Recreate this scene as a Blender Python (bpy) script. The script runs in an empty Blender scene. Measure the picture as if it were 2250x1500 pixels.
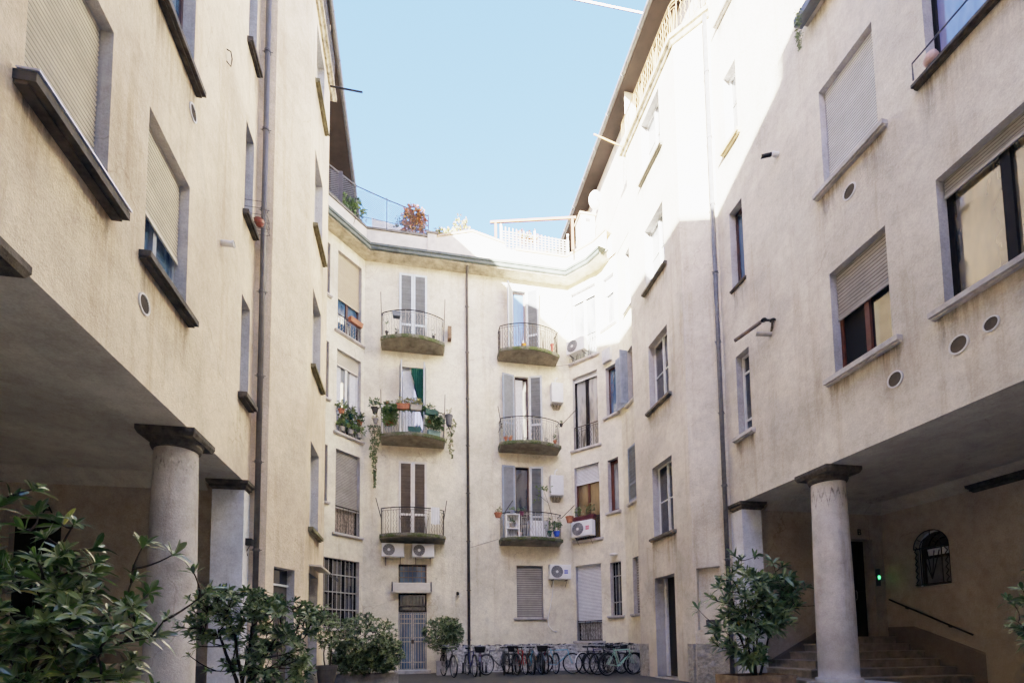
import bpy, math, random
from math import sin, cos, pi, radians, sqrt, atan2, hypot
from mathutils import Vector, Matrix
RND = random.Random(7)
sc = bpy.context.scene
col = sc.collection

# ------------------------------------------------------------------ materials
def nmat(name):
    m = bpy.data.materials.new(name); m.use_nodes = True
    nt = m.node_tree; b = nt.nodes['Principled BSDF']
    return m, nt, b
def N(nt, t, **k):
    n = nt.nodes.new(t)
    for a, v in k.items(): setattr(n, a, v)
    return n
def coords(nt, scale=(1, 1, 1)):
    g = N(nt, 'ShaderNodeNewGeometry'); mp = N(nt, 'ShaderNodeMapping'); mp.inputs['Scale'].default_value = scale
    nt.links.new(g.outputs['Position'], mp.inputs['Vector']); return mp.outputs['Vector']
def noise(nt, vec, sc_, det=4, rough=.6):
    n = N(nt, 'ShaderNodeTexNoise'); n.inputs['Scale'].default_value = sc_; n.inputs['Detail'].default_value = det
    n.inputs['Roughness'].default_value = rough; nt.links.new(vec, n.inputs['Vector']); return n.outputs['Fac']
def ramp(nt, fac, p0, c0, p1, c1):
    r = N(nt, 'ShaderNodeValToRGB'); e = r.color_ramp.elements
    e[0].position = p0; e[0].color = (*c0, 1) if len(c0) == 3 else c0
    e[1].position = p1; e[1].color = (*c1, 1) if len(c1) == 3 else c1
    nt.links.new(fac, r.inputs['Fac']); return r.outputs['Color']
def mix(nt, a, b, fac, mode='MIX'):
    m = N(nt, 'ShaderNodeMix'); m.data_type = 'RGBA'; m.blend_type = mode
    for s, v in ((m.inputs[6], a), (m.inputs[7], b)):
        if isinstance(v, tuple): s.default_value = (*v, 1)
        else: nt.links.new(v, s)
    if isinstance(fac, float): m.inputs[0].default_value = fac
    else: nt.links.new(fac, m.inputs[0])
    return m.outputs[2]
def bump(nt, b, h, strength, dist):
    n = N(nt, 'ShaderNodeBump'); n.inputs['Strength'].default_value = strength; n.inputs['Distance'].default_value = dist
    nt.links.new(h, n.inputs['Height']); nt.links.new(n.outputs['Normal'], b.inputs['Normal'])
MATS = {}
def plaster(name, c, dark=.60, bstr=.35, streak=.95, grain=55., stain=.35, cloudy=.7):
    if name in MATS: return MATS[name]
    m, nt, b = nmat(name)
    v = coords(nt); vs = coords(nt, (3.2, 3.2, .22))
    d = tuple(x*dark for x in c); w = tuple(min(1, x*1.06) for x in c)
    c1 = ramp(nt, noise(nt, v, .55, 6, .65), .36, d, .60, w)
    base = mix(nt, c, c1, cloudy)
    st = ramp(nt, noise(nt, vs, 1.0, 5, .7), .52, (1, 1, 1), .80, (1-stain*.55, 1-stain*.66, 1-stain*.8))
    base = mix(nt, base, st, streak, 'MULTIPLY')
    sp = ramp(nt, noise(nt, v, 4.5, 8, .8), .34, (.73, .71, .68), .57, (1.04, 1.04, 1.04))
    base = mix(nt, base, sp, .75, 'MULTIPLY')
    pt = ramp(nt, noise(nt, v, .9, 2, .4), .62, (1, 1, 1), .66, (.88, .89, .91))
    base = mix(nt, base, pt, .7, 'MULTIPLY')
    fine = ramp(nt, noise(nt, v, grain*.6, 4, .8), .3, (.72, .71, .70), .62, (1.06, 1.06, 1.06))
    base = mix(nt, base, fine, .8, 'MULTIPLY')
    # hairline cracks
    dn = N(nt, 'ShaderNodeTexNoise'); dn.inputs['Scale'].default_value = 1.4; dn.inputs['Detail'].default_value = 6; nt.links.new(v, dn.inputs['Vector'])
    ad = N(nt, 'ShaderNodeVectorMath', operation='ADD'); nt.links.new(v, ad.inputs[0]); nt.links.new(dn.outputs['Color'], ad.inputs[1])
    vc = N(nt, 'ShaderNodeTexVoronoi'); vc.feature = 'DISTANCE_TO_EDGE'; vc.inputs['Scale'].default_value = .45; nt.links.new(ad.outputs[0], vc.inputs['Vector'])
    ck = ramp(nt, vc.outputs['Distance'], .0, (.62, .58, .55), .008, (1, 1, 1))
    msk = ramp(nt, noise(nt, v, .35, 2), .5, (0, 0, 0), .6, (.8, .8, .8))
    base = mix(nt, base, ck, msk, 'MULTIPLY')
    # grime rising from the ground and tint change with height
    g = N(nt, 'ShaderNodeNewGeometry'); sx = N(nt, 'ShaderNodeSeparateXYZ'); nt.links.new(g.outputs['Position'], sx.inputs[0])
    mr = N(nt, 'ShaderNodeMapRange'); mr.inputs[1].default_value = 0; mr.inputs[2].default_value = 1.6; mr.inputs[3].default_value = .55; mr.inputs[4].default_value = 0
    nt.links.new(sx.outputs[2], mr.inputs[0])
    base = mix(nt, base, tuple(x*.62 for x in c), mr.outputs[0])
    nt.links.new(base, b.inputs['Base Color']); b.inputs['Roughness'].default_value = .93
    b.inputs['Specular IOR Level'].default_value = .15
    a = N(nt, 'ShaderNodeMath', operation='ADD'); nt.links.new(noise(nt, v, 18, 4, .65), a.inputs[0])
    mm = N(nt, 'ShaderNodeMath', operation='MULTIPLY'); nt.links.new(noise(nt, v, grain*1.3, 3, .6), mm.inputs[0]); mm.inputs[1].default_value = .5
    nt.links.new(mm.outputs[0], a.inputs[1])
    bump(nt, b, a.outputs[0], bstr, .035)
    MATS[name] = m; return m
def plain(name, c, rough=.6, metal=0., var=.18, vscale=6., spec=.22, bstr=0., coat=0., island=0.):
    if name in MATS: return MATS[name]
    m, nt, b = nmat(name); v = coords(nt)
    cc = ramp(nt, noise(nt, v, vscale, 5, .7), .3, tuple(x*(1-var*1.6) for x in c), .65, tuple(min(1, x*(1+var*.5)) for x in c))
    if island:
        g = N(nt, 'ShaderNodeNewGeometry')
        cc = mix(nt, cc, ramp(nt, g.outputs['Random Per Island'], 0, (1-island,)*3, 1, (1+island*.4,)*3), 1.0, 'MULTIPLY')
    nt.links.new(cc, b.inputs['Base Color']); b.inputs['Roughness'].default_value = rough
    b.inputs['Metallic'].default_value = metal; b.inputs['Specular IOR Level'].default_value = spec
    b.inputs['Coat Weight'].default_value = coat
    if bstr: bump(nt, b, noise(nt, v, vscale*6, 4), bstr, .01)
    MATS[name] = m; return m
def glassy(name, c, rough=.04, spec=.9, c2=None):
    if name in MATS: return MATS[name]
    m, nt, b = nmat(name)
    v = coords(nt, (1.3, 1.3, .35)); c2 = c2 or tuple(x*.55 for x in c)
    nt.links.new(ramp(nt, noise(nt, v, 2.2, 3), .4, c2, .62, c), b.inputs['Base Color'])
    b.inputs['Roughness'].default_value = rough; b.inputs['Specular IOR Level'].default_value = spec
    b.inputs['IOR'].default_value = 1.75
    vb = coords(nt); bump(nt, b, noise(nt, vb, .9, 1), .05, .05)
    MATS[name] = m; return m
def leafmat(name, c1, c2, yellow=0., trans=.25, rough=.38):
    m, nt, b = nmat(name)
    g = N(nt, 'ShaderNodeNewGeometry')
    r = N(nt, 'ShaderNodeValToRGB'); e = r.color_ramp.elements
    e[0].position = 0; e[0].color = (*c1, 1); e[1].position = .8; e[1].color = (*c2, 1)
    if yellow:
        x = e.new(1-yellow); x.color = (*c2, 1); y = e.new(1.0); y.color = (.36, .30, .05, 1)
    nt.links.new(g.outputs['Random Per Island'], r.inputs['Fac'])
    back = mix(nt, r.outputs['Color'], (.10, .14, .045), g.outputs['Backfacing'])
    nt.links.new(back, b.inputs['Base Color']); b.inputs['Roughness'].default_value = rough
    b.inputs['Specular IOR Level'].default_value = .55
    MATS[name] = m; return m

PL_L = plaster('warm_plaster', (.77, .625, .445), stain=.65, bstr=.65)
PL_R = plaster('beige_plaster', (.71, .64, .515), stain=.65, bstr=.5)
PL_B = plaster('pale_plaster', (.82, .745, .56), stain=.55, bstr=.4)
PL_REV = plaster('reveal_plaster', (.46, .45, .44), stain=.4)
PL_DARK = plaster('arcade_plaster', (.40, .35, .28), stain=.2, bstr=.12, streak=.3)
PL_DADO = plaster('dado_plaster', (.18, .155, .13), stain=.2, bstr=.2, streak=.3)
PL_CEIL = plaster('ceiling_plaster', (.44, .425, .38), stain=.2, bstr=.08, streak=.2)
PL_WHT = plaster('white_paint', (.68, .70, .73), stain=.5, bstr=.12)
COLM = plaster('column_stone', (.60, .56, .51), dark=.50, stain=.75, bstr=.4, grain=80, cloudy=.95)
CAPM = plain('capital_stone', (.07, .06, .048), .85, var=.4, vscale=9, bstr=.5)
STONE = plain('sill_stone', (.13, .115, .09), .85, var=.4, vscale=5, bstr=.4)
STONE_L = plain('light_sill_stone', (.46, .43, .40), .85, var=.3, vscale=4, bstr=.3)
STEP = plain('step_stone', (.26, .23, .19), .7, var=.3, vscale=4, bstr=.2)
def mossmat():
    m, nt, b = nmat('mossy_concrete'); v = coords(nt)
    c = ramp(nt, noise(nt, v, 3.2, 7, .75), .42, (.15, .14, .11), .56, (.055, .075, .018)); c = mix(nt, c, ramp(nt, noise(nt, v, 22, 4), .3, (.5, .5, .5), .7, (1.2, 1.2, 1.2)), 1.0, 'MULTIPLY')
    nt.links.new(c, b.inputs['Base Color']); b.inputs['Roughness'].default_value = .95; bump(nt, b, noise(nt, v, 40, 5), .8, .015); return m
MOSS = mossmat()
SLAB = plain('slab_concrete', (.215, .20, .16), .9, var=.35, vscale=3, bstr=.3)
BROWN = plain('brown_gutter', (.07, .064, .06), .45, var=.25, vscale=4)
GREYM = plain('grey_metal', (.09, .09, .095), .5, var=.3, vscale=8)
GREENG = plain('green_grey_gutter', (.075, .09, .078), .5, var=.35, vscale=2.5)
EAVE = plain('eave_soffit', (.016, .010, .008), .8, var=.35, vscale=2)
TILE = plain('roof_tile', (.22, .12, .08), .9, var=.4, vscale=9, bstr=.5)
IRON = plain('dark_iron', (.010, .009, .008), .55, var=.3)
IRONR = plain('weathered_iron', (.085, .072, .055), .7, var=.5, vscale=20)
IRONW = plain('white_iron', (.30, .29, .26), .6, var=.3, vscale=12)
WHITE = plain('white_enamel', (.74, .74, .73), .35, var=.1, vscale=3)
WFRAME = plain('white_frame', (.62, .62, .60), .5, var=.12)
SHUTB = plain('blue_grey_shutter', (.20, .24, .30), .55, var=.2, vscale=4, island=.15)
SHUTW = plain('pale_grey_shutter', (.42, .46, .50), .55, var=.15, vscale=4, island=.1)
SLATB = plain('taupe_slats', (.13, .105, .085), .7, var=.15, island=.2)
SLATG = plain('grey_slats', (.15, .165, .18), .7, var=.15, island=.15)
ROLLC = plain('cream_roller', (.62, .56, .44), .6, var=.18, vscale=2.5, island=.10)
ROLLW = plain('white_roller', (.68, .70, .72), .55, var=.12, vscale=2.5, island=.06)
ROLLG = plain('grey_roller', (.30, .28, .25), .6, var=.18, vscale=2.5, island=.14)
ROLLT = plain('tan_roller', (.50, .40, .26), .7, var=.15, vscale=9, island=.08)
BFRAME = plain('brown_frame', (.045, .018, .014), .5, var=.2)
DFRAME = plain('dark_frame', (.005, .004, .0035), .6, var=.2, spec=.08)
WOODR = plain('red_wood', (.075, .018, .010), .5, var=.25, vscale=5)
TERRA = plain('terracotta', (.36, .13, .07), .8, var=.3, vscale=9)
GREENB = plain('green_box', (.006, .055, .045), .45, var=.3, vscale=8)
GLASS = glassy('dark_glass', (.012, .014, .017))
GLASSB = glassy('blue_glass', (.05, .11, .19), c2=(.02, .05, .10))
GLASSC = glassy('curtained_glass', (.26, .27, .27), c2=(.08, .085, .09), spec=.7)
GLASSV = glassy('violet_glass', (.20, .21, .40), c2=(.12, .13, .28), rough=.1)
GLASST = glassy('tan_glass', (.16, .10, .04), c2=(.08, .05, .02), rough=.1, spec=.5)
GLASSR = glassy('reflecting_glass', (.17, .135, .08), c2=(.06, .055, .045), rough=.03, spec=1.)
BLACK = plain('black_void', (.002, .002, .002), .9, var=.1)
DOORM = plain('dark_door', (.006, .005, .004), .5, var=.2)
CURT = plain('white_curtain', (.66, .66, .66), .9, var=.15, vscale=14)
GREENC = plain('green_curtain', (.006, .06, .04), .9, var=.3, vscale=9)
RUBBER = plain('rubber', (.006, .006, .006), .7, var=.2)
CHROME = plain('chrome', (.20, .20, .20), .35, metal=.8, var=.1)
AWN = plain('awning_cloth', (.44, .40, .34), .8, var=.15, vscale=3)
WOODY = plain('planter_wood', (.22, .15, .09), .85, var=.35, vscale=6, bstr=.4)
CEMP = plain('planter_cement', (.30, .275, .24), .9, var=.3, vscale=6, bstr=.4)
BARK = plain('bark', (.03, .022, .016), .9, var=.4, vscale=20, bstr=.5)
REDP = plain('red_mark', (.62, .03, .07), .5, var=.05)
BLUEP = plain('blue_mark', (.03, .06, .45), .5, var=.05)
SOIL = plain('soil', (.012, .009, .006), .95, var=.4)
LEAF_A = leafmat('glossy_leaf', (.012, .040, .007), (.075, .165, .025), yellow=.04, rough=.30)
LEAF_B = leafmat('grey_leaf', (.020, .050, .012), (.085, .155, .045), yellow=.02, rough=.45)
LEAF_C = leafmat('dull_leaf', (.014, .042, .012), (.070, .130, .042), rough=.5)
LEAF_G = leafmat('fresh_leaf', (.03, .075, .015), (.13, .22, .05), yellow=.05, rough=.5)
LEAF_O = leafmat('autumn_leaf', (.30, .045, .02), (.60, .24, .08), rough=.6)
LEAF_Y = leafmat('dry_leaf', (.20, .16, .07), (.42, .38, .14), rough=.6)
def rubble(name, c):
    m, nt, b = nmat(name); v = coords(nt)
    vo = N(nt, 'ShaderNodeTexVoronoi'); vo.inputs['Scale'].default_value = 9; nt.links.new(v, vo.inputs['Vector'])
    cc = ramp(nt, noise(nt, v, 7, 8, .8), .33, tuple(x*.45 for x in c), .6, c)
    nt.links.new(cc, b.inputs['Base Color']); b.inputs['Roughness'].default_value = .95
    a = N(nt, 'ShaderNodeMath', operation='ADD'); nt.links.new(vo.outputs['Distance'], a.inputs[0]); nt.links.new(noise(nt, v, 14, 8, .8), a.inputs[1])
    bump(nt, b, a.outputs[0], 1.0, .09); MATS[name] = m; return m
SLATGAP = plain('slat_gap', (.10, .09, .075), .9)
RUB = rubble('rubble_plinth', (.56, .55, .53)); RUBY = rubble('rough_bay_plinth', (.46, .42, .34))
def asphalt():
    m, nt, b = nmat('asphalt_ground'); v = coords(nt)
    c = ramp(nt, noise(nt, v, .8, 6, .7), .35, (.012, .012, .010), .7, (.035, .032, .027))
    f = ramp(nt, noise(nt, v, 60, 3, .7), .3, (.7, .7, .7), .7, (1.25, 1.25, 1.25))
    mo = mix(nt, mix(nt, c, f, 1.0, 'MULTIPLY'), (.045, .055, .02), ramp(nt, noise(nt, v, 1.7, 5, .8), .60, (0, 0, 0), .78, (.8, .8, .8)))
    nt.links.new(mo, b.inputs['Base Color']); b.inputs['Roughness'].default_value = .8
    bump(nt, b, noise(nt, v, 70, 4), .5, .01); return m
ASPH = asphalt()

# ------------------------------------------------------------------ mesh helpers
class MB:
    def __init__(s): s.v = []; s.f = []
    def quad(s, *p):
        n = len(s.v); s.v += [tuple(x) for x in p]; s.f.append(tuple(range(n, n+len(p))))
    def hexa(s, p):           # 8 points: bottom 4, top 4
        n = len(s.v); s.v += [tuple(x) for x in p]
        for a in ((0, 3, 2, 1), (4, 5, 6, 7), (0, 1, 5, 4), (1, 2, 6, 5), (2, 3, 7, 6), (3, 0, 4, 7)): s.f.append(tuple(n+i for i in a))
    def box(s, x0, x1, y0, y1, z0, z1, F=None):
        F = F or (lambda a, b, c: (a, b, c))
        s.hexa([F(x0, y0, z0), F(x1, y0, z0), F(x1, y1, z0), F(x0, y1, z0), F(x0, y0, z1), F(x1, y0, z1), F(x1, y1, z1), F(x0, y1, z1)])
    def tube(s, pts, r, n=6, taper=None, closed=False):
        pts = [Vector(p) for p in pts]; m = len(pts); base = len(s.v); up = None
        for i, p in enumerate(pts):
            t = (pts[(i+1) % m]-pts[i-1]) if closed else (pts[min(i+1, m-1)]-pts[max(i-1, 0)])
            if t.length < 1e-9: t = Vector((0, 0, 1))
            t.normalize()
            if up is None: up = Vector((0, 0, 1)) if abs(t.z) < .9 else Vector((1, 0, 0))
            a = t.cross(up); a = a.normalized() if a.length > 1e-6 else t.orthogonal().normalized(); b = a.cross(t); up = b
            rr = r if taper is None else r+(taper-r)*i/(m-1)
            for k in range(n):
                th = 2*pi*k/n; s.v.append(tuple(p+a*(cos(th)*rr)+b*(sin(th)*rr)))
        for i in range(m if closed else m-1):
            j = (i+1) % m
            for k in range(n): s.f.append((base+i*n+k, base+i*n+(k+1) % n, base+j*n+(k+1) % n, base+j*n+k))
        if not closed:
            s.f.append(tuple(base+k for k in range(n))[::-1]); s.f.append(tuple(base+(m-1)*n+k for k in range(n)))
    def lathe(s, prof, c=(0, 0, 0), n=24, M=None):
        base = len(s.v)
        for r, z in prof:
            for k in range(n):
                th = 2*pi*k/n; p = Vector((cos(th)*r, sin(th)*r, z))
                if M is not None: p = M @ p
                s.v.append(tuple(p+Vector(c)))
        for i in range(len(prof)-1):
            for k in range(n): s.f.append((base+i*n+k, base+i*n+(k+1) % n, base+(i+1)*n+(k+1) % n, base+(i+1)*n+k))
    def build(s, name, mat, parent=None, smooth=False):
        me = bpy.data.meshes.new(name); me.from_pydata(s.v, [], s.f); me.materials.append(mat)
        if smooth: me.polygons.foreach_set('use_smooth', [True]*len(me.polygons))
        me.update()
        o = bpy.data.objects.new(name, me); col.objects.link(o)
        if parent is not None:
            o.parent = parent
        return o
def tag(o, label=None, cat=None, group=None, kind=None):
    if label: o['label'] = label
    if cat: o['category'] = cat
    if group: o['group'] = group
    if kind: o['kind'] = kind
    return o
def empty(name, loc=(0, 0, 0), label=None, cat=None, group=None, rz=0.):
    o = bpy.data.objects.new(name, None); col.objects.link(o); o.location = loc; o.rotation_euler = (0, 0, rz); o.empty_display_size = .2
    return tag(o, label, cat, group)
def local(parent_loc):
    px, py, pz = parent_loc
    return lambda x, y, z: (x-px, y-py, z-pz)

class Seg:
    """vertical wall plane: u along, z up, d outward into the courtyard"""
    def __init__(s, a, b, side=1):
        s.a = Vector((a[0], a[1], 0)); s.b = Vector((b[0], b[1], 0)); s.L = (s.b-s.a).length
        s.t = (s.b-s.a).normalized(); s.n = Vector((s.t.y, -s.t.x, 0))*side
    def P(s, u, d, z): 
        p = s.a+s.t*u+s.n*d; return (p.x, p.y, z)
    def sub(s): return s.P

def wall(seg, z0, z1, holes, mat, parent, name='wall', depth=.24, revmat=None, u0=0., u1=None, ztop=None):
    u1 = seg.L if u1 is None else u1
    us = sorted({u0, u1, *[h[0] for h in holes], *[h[1] for h in holes]}); us = [u for u in us if u0 <= u <= u1]
    zs = sorted({z0, z1, *[h[2] for h in holes], *[h[3] for h in holes]}); zs = [z for z in zs if z0 <= z <= z1]
    m = MB()
    for i in range(len(us)-1):
        for j in range(len(zs)-1):
            uc = (us[i]+us[i+1])/2; zc = (zs[j]+zs[j+1])/2
            if any(h[0] < uc < h[1] and h[2] < zc < h[3] for h in holes): continue
            m.quad(seg.P(us[i], 0, zs[j]), seg.P(us[i+1], 0, zs[j]), seg.P(us[i+1], 0, zs[j+1]), seg.P(us[i], 0, zs[j+1]))
    o = m.build(name, mat, parent)
    if holes:
        for h in holes:
            r = MB()
            a, b, c, d = h[:4]; D = -(h[4] if len(h) > 4 else depth)
            a = max(a, u0); b = min(b, u1)
            r.quad(seg.P(a, 0, c), seg.P(a, D, c), seg.P(a, D, d), seg.P(a, 0, d))
            r.quad(seg.P(b, 0, c), seg.P(b, 0, d), seg.P(b, D, d), seg.P(b, D, c))
            r.quad(seg.P(a, 0, d), seg.P(a, D, d), seg.P(b, D, d), seg.P(b, 0, d))
            r.quad(seg.P(a, 0, c), seg.P(b, 0, c), seg.P(b, D, c), seg.P(a, D, c))
            r.quad(seg.P(a, D-.12, c), seg.P(b, D-.12, c), seg.P(b, D-.12, d), seg.P(a, D-.12, d))
            for (p, q) in ((a, a), (b, b)): r.quad(seg.P(p, D, c), seg.P(p, D-.12, c), seg.P(p, D-.12, d), seg.P(p, D, d))
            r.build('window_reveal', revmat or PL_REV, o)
    return o

def roller(seg, u0, u1, zb, zt, d, mat, parent, step=.055):
    m = MB(); gaps = []; z = zt; n = max(2, int(round((zt-zb)/step))); st = (zt-zb)/n
    for i in range(n):
        za = zt-i*st; zm = za-st*.76; zc = za-st
        m.quad(seg.P(u0, d, za), seg.P(u1, d, za), seg.P(u1, d+.011, (za+zm)/2), seg.P(u0, d+.011, (za+zm)/2))
        m.quad(seg.P(u0, d+.011, (za+zm)/2), seg.P(u1, d+.011, (za+zm)/2), seg.P(u1, d, zm), seg.P(u0, d, zm))
        m.quad(seg.P(u0, d, zm), seg.P(u1, d, zm), seg.P(u1, d-.006, zc), seg.P(u0, d-.006, zc)); gaps.append(len(m.f)-1)
    m.box(u0, u1, d-.01, d+.018, zb-.045, zb, seg.P)
    o = m.build('roller_shutter', mat, parent); o.data.materials.append(SLATGAP)
    for i in gaps: o.data.polygons[i].material_index = 1
    return o

def window(seg, u0, u1, z0, z1, parent, depth=.24, frame=BFRAME, glass=GLASS, roll=None, rollmat=ROLLC, sill=STONE, sillh=.07, sillp=.10, mull=1, trans=(), fw=.055,
           grille=None, rail=None, curtain=None, name='window', glass2=None, sillx=.11, rstep=.055, darken=True, sdrop=0.):
    m = MB(); D = -depth; P = seg.P
    m.box(u0, u0+fw, D, D+.06, z0, z1, P); m.box(u1-fw, u1, D, D+.06, z0, z1, P)
    m.box(u0+fw, u1-fw, D, D+.06, z0, z0+fw, P); m.box(u0+fw, u1-fw, D, D+.06, z1-fw, z1, P)
    w = u1-u0
    for k in range(mull):
        uc = u0+w*(k+1)/(mull+1); m.box(uc-fw*.8, uc+fw*.8, D+.004, D+.075, z0+fw, z1-fw, P)
    for t in trans:
        zc = z0+(z1-z0)*t; m.box(u0+fw, u1-fw, D+.002, D+.05, zc-fw*.4, zc+fw*.4, P)
    o = m.build(name, frame, parent)
    g = MB(); edges = [u0+fw*.5]+[u0+w*(k+1)/(mull+1) for k in range(mull)]+[u1-fw*.5]
    for k in range(len(edges)-1):
        if glass2 is not None and k == len(edges)-2: continue
        g.quad(P(edges[k], D+.02, z0+fw*.5), P(edges[k+1], D+.02, z0+fw*.5), P(edges[k+1], D+.02, z1-fw*.5), P(edges[k], D+.02, z1-fw*.5))
    if g.f: g.build('pane', glass, o)
    if glass2 is not None:
        g = MB(); k = len(edges)-2
        g.quad(P(edges[k], D+.02, z0+fw*.5), P(edges[k+1], D+.02, z0+fw*.5), P(edges[k+1], D+.02, z1-fw*.5), P(edges[k], D+.02, z1-fw*.5)); g.build('pane', glass2, o)
    if roll is not None and roll > 0:
        roller(seg, u0+.015, u1-.015, z1-(z1-z0)*roll+(.05 if roll >= 1 else 0), z1, D+.10, rollmat, o, rstep)
    if sill is not None:
        s = MB(); x = sillx
        s.box(u0-x, u1+x, -.02, sillp, z0-sillh, z0, P)
        s.box(u0-x+.01, u1+x-.01, -.02, sillp*.6, z0-sillh-.03, z0-sillh, P)
        s.quad(P(u0, -.02, z0+.004), P(u1, -.02, z0+.004), P(u1, D, z0+.012), P(u0, D, z0+.012))
        s.build('sill', sill, o)
        if w > .3 and seg in (LW, RW, LS, RS): drips(seg, u0-x, u1+x, z0-sillh-.03, parent)
    if curtain is not None:
        c = MB(); n = 24
        for (ua, ub, mt) in curtain:
            c = MB()
            for i in range(n):
                a = ua+(ub-ua)*i/n; b = ua+(ub-ua)*(i+1)/n; da = D+.024+.01*(i % 2); db = D+.024+.01*((i+1) % 2)
                c.quad(P(a, da, z0+fw), P(b, db, z0+fw), P(b, db, z1-fw), P(a, da, z1-fw))
            c.build('curtain', mt, o)
    if grille is not None:
        nv, zs, gm, r = grille; b = MB()
        for k in range(nv):
            uc = u0+.03+(w-.06)*k/(nv-1); b.tube([P(uc, D+.15, z0+.01), P(uc, D+.15, z1-.01)], r, 6)
        for t in zs:
            zc = z0+(z1-z0)*t; b.box(u0, u1, D+.145, D+.155, zc-.018, zc+.018, P)
        b.build('grille', gm, o)
    if rail is not None:
        rz, rm, rd = rail; ornrail([P(u0+.02, rd, 0), P(u1-.02, rd, 0)], z0+.03, rz, rm, o, nposts=0, name='railing')
    return o

def stainmat():
    m, nt, b = nmat('drip_stain'); b.inputs['Base Color'].default_value = (.10, .08, .06, 1); b.inputs['Roughness'].default_value = .95
    at = N(nt, 'ShaderNodeUVMap'); sx = N(nt, 'ShaderNodeSeparateXYZ'); nt.links.new(at.outputs[0], sx.inputs[0])
    n = noise(nt, coords(nt, (14, 14, 1.2)), 1.0, 6, .75); r = ramp(nt, n, .34, (0, 0, 0), .62, (1, 1, 1))
    mu = N(nt, 'ShaderNodeMath', operation='MULTIPLY'); nt.links.new(r, mu.inputs[0]); nt.links.new(sx.outputs[1], mu.inputs[1])
    fx = N(nt, 'ShaderNodeMath', operation='MULTIPLY'); nt.links.new(mu.outputs[0], fx.inputs[0]); nt.links.new(sx.outputs[0], fx.inputs[1])
    g2 = N(nt, 'ShaderNodeMath', operation='MULTIPLY'); nt.links.new(fx.outputs[0], g2.inputs[0]); g2.inputs[1].default_value = .85
    nt.links.new(g2.outputs[0], b.inputs['Alpha']); return m
STAIN = stainmat()
def drips(seg, u0, u1, z, parent):
    # dirt run below a sill: a film 2 mm off the render; uv.y fades downwards, uv.x fades to the sides
    h = RND.uniform(.45, 1.0); P = seg.P; us = [u0-.02, u0+.12, u0+(u1-u0)*.5, u1-.12, u1+.02]; fx = [0, 1, .35, 1, 0]; zs = [z+.02, z-h*.35, z-h]; fy = [1, .5, 0]
    me = bpy.data.meshes.new('dirt_streak'); vs = [P(u, .003, q) for q in zs for u in us]; fs = [(r*5+c, r*5+c+1, (r+1)*5+c+1, (r+1)*5+c) for r in range(2) for c in range(4)]
    me.from_pydata(vs, [], fs); uv = me.uv_layers.new(name='UVMap'); me.materials.append(STAIN)
    for l in me.loops: uv.data[l.index].uv = (fx[l.vertex_index % 5], fy[l.vertex_index//5])
    o = bpy.data.objects.new('dirt_streak', me); col.objects.link(o); o.parent = parent
def wavy(m, p, z0, z1, t, amp=.02, r=.010, n=18, turns=4):
    p = Vector(p); t = Vector(t)
    m.tube([(p.x+t.x*amp*sin(turns*2*pi*i/n), p.y+t.y*amp*sin(turns*2*pi*i/n), z0+(z1-z0)*i/n) for i in range(n+1)], r, 5)
def ornrail(path, z0, h, mat, parent, nposts=0, name='railing', sp=.105, topmat=None, fans=True):
    """wrought railing following a polyline: straight and wavy bars, fan motifs, top rail"""
    pts = [Vector((p[0], p[1], 0)) for p in path]
    L = [0.]
    for i in range(1, len(pts)): L.append(L[-1]+(pts[i]-pts[i-1]).length)
    def at(s):
        s = max(0, min(L[-1]-1e-6, s))
        for i in range(1, len(pts)):
            if s <= L[i]: 
                f = (s-L[i-1])/(L[i]-L[i-1]); t = (pts[i]-pts[i-1]).normalized(); return pts[i-1]+(pts[i]-pts[i-1])*f, t
    zt = z0+h; m = MB()
    n = max(2, int(L[-1]/sp)); s_ = L[-1]/n
    fine = [at(L[-1]*i/max(24, n))[0] for i in range(max(24, n)+1)]
    m.tube([(p.x, p.y, z0) for p in fine], .014, 5); m.tube([(p.x, p.y, zt-.09) for p in fine], .011, 5)
    for k in range(n+1):
        p, t = at(k*s_); q = k % 8
        if q in (0, 3, 5): m.tube([(p.x, p.y, z0), (p.x, p.y, zt-.01)], .0125, 5)
        elif q in (1, 2, 6, 7) : wavy(m, p, z0, zt-.09, t)
        else:   # fan motif spreading upward
            for a in (-1, -.45, .45, 1):
                m.tube([(p.x+t.x*a*.02, p.y+t.y*a*.02, z0), (p.x+t.x*a*.06, p.y+t.y*a*.06, z0+h*.5), (p.x+t.x*a*.11, p.y+t.y*a*.11, z0+h*.72)], .009, 4)
            m.tube([(p.x+t.x*.11*cos(a), p.y+t.y*.11*cos(a), z0+h*.72+.06*sin(a)) for a in [pi*i/8 for i in range(9)]], .009, 4)
    o = m.build(name, mat, parent)
    tr = MB(); tr.tube([(p.x, p.y, zt) for p in fine], .017, 6); tr.build('handrail', topmat or IRON, o) if (parent is not None and parent.parent is None and False) else None
    m2 = MB(); m2.tube([(p.x, p.y, zt) for p in fine], .021, 6)
    me = o.data; 
    # the handrail shares the railing's mesh, with its own material slot
    nb = len(me.vertices); vs = [tuple(v.co) for v in me.vertices]+m2.v; fs = [tuple(p.vertices) for p in me.polygons]
    k0 = len(fs); fs += [tuple(i+nb for i in f) for f in m2.f]
    nm = bpy.data.meshes.new(name); nm.from_pydata(vs, [], fs); nm.materials.append(mat); nm.materials.append(topmat or IRON)
    for i in range(k0, len(fs)): nm.polygons[i].material_index = 1
    o.data = nm; bpy.data.meshes.remove(me)
    return o

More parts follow.
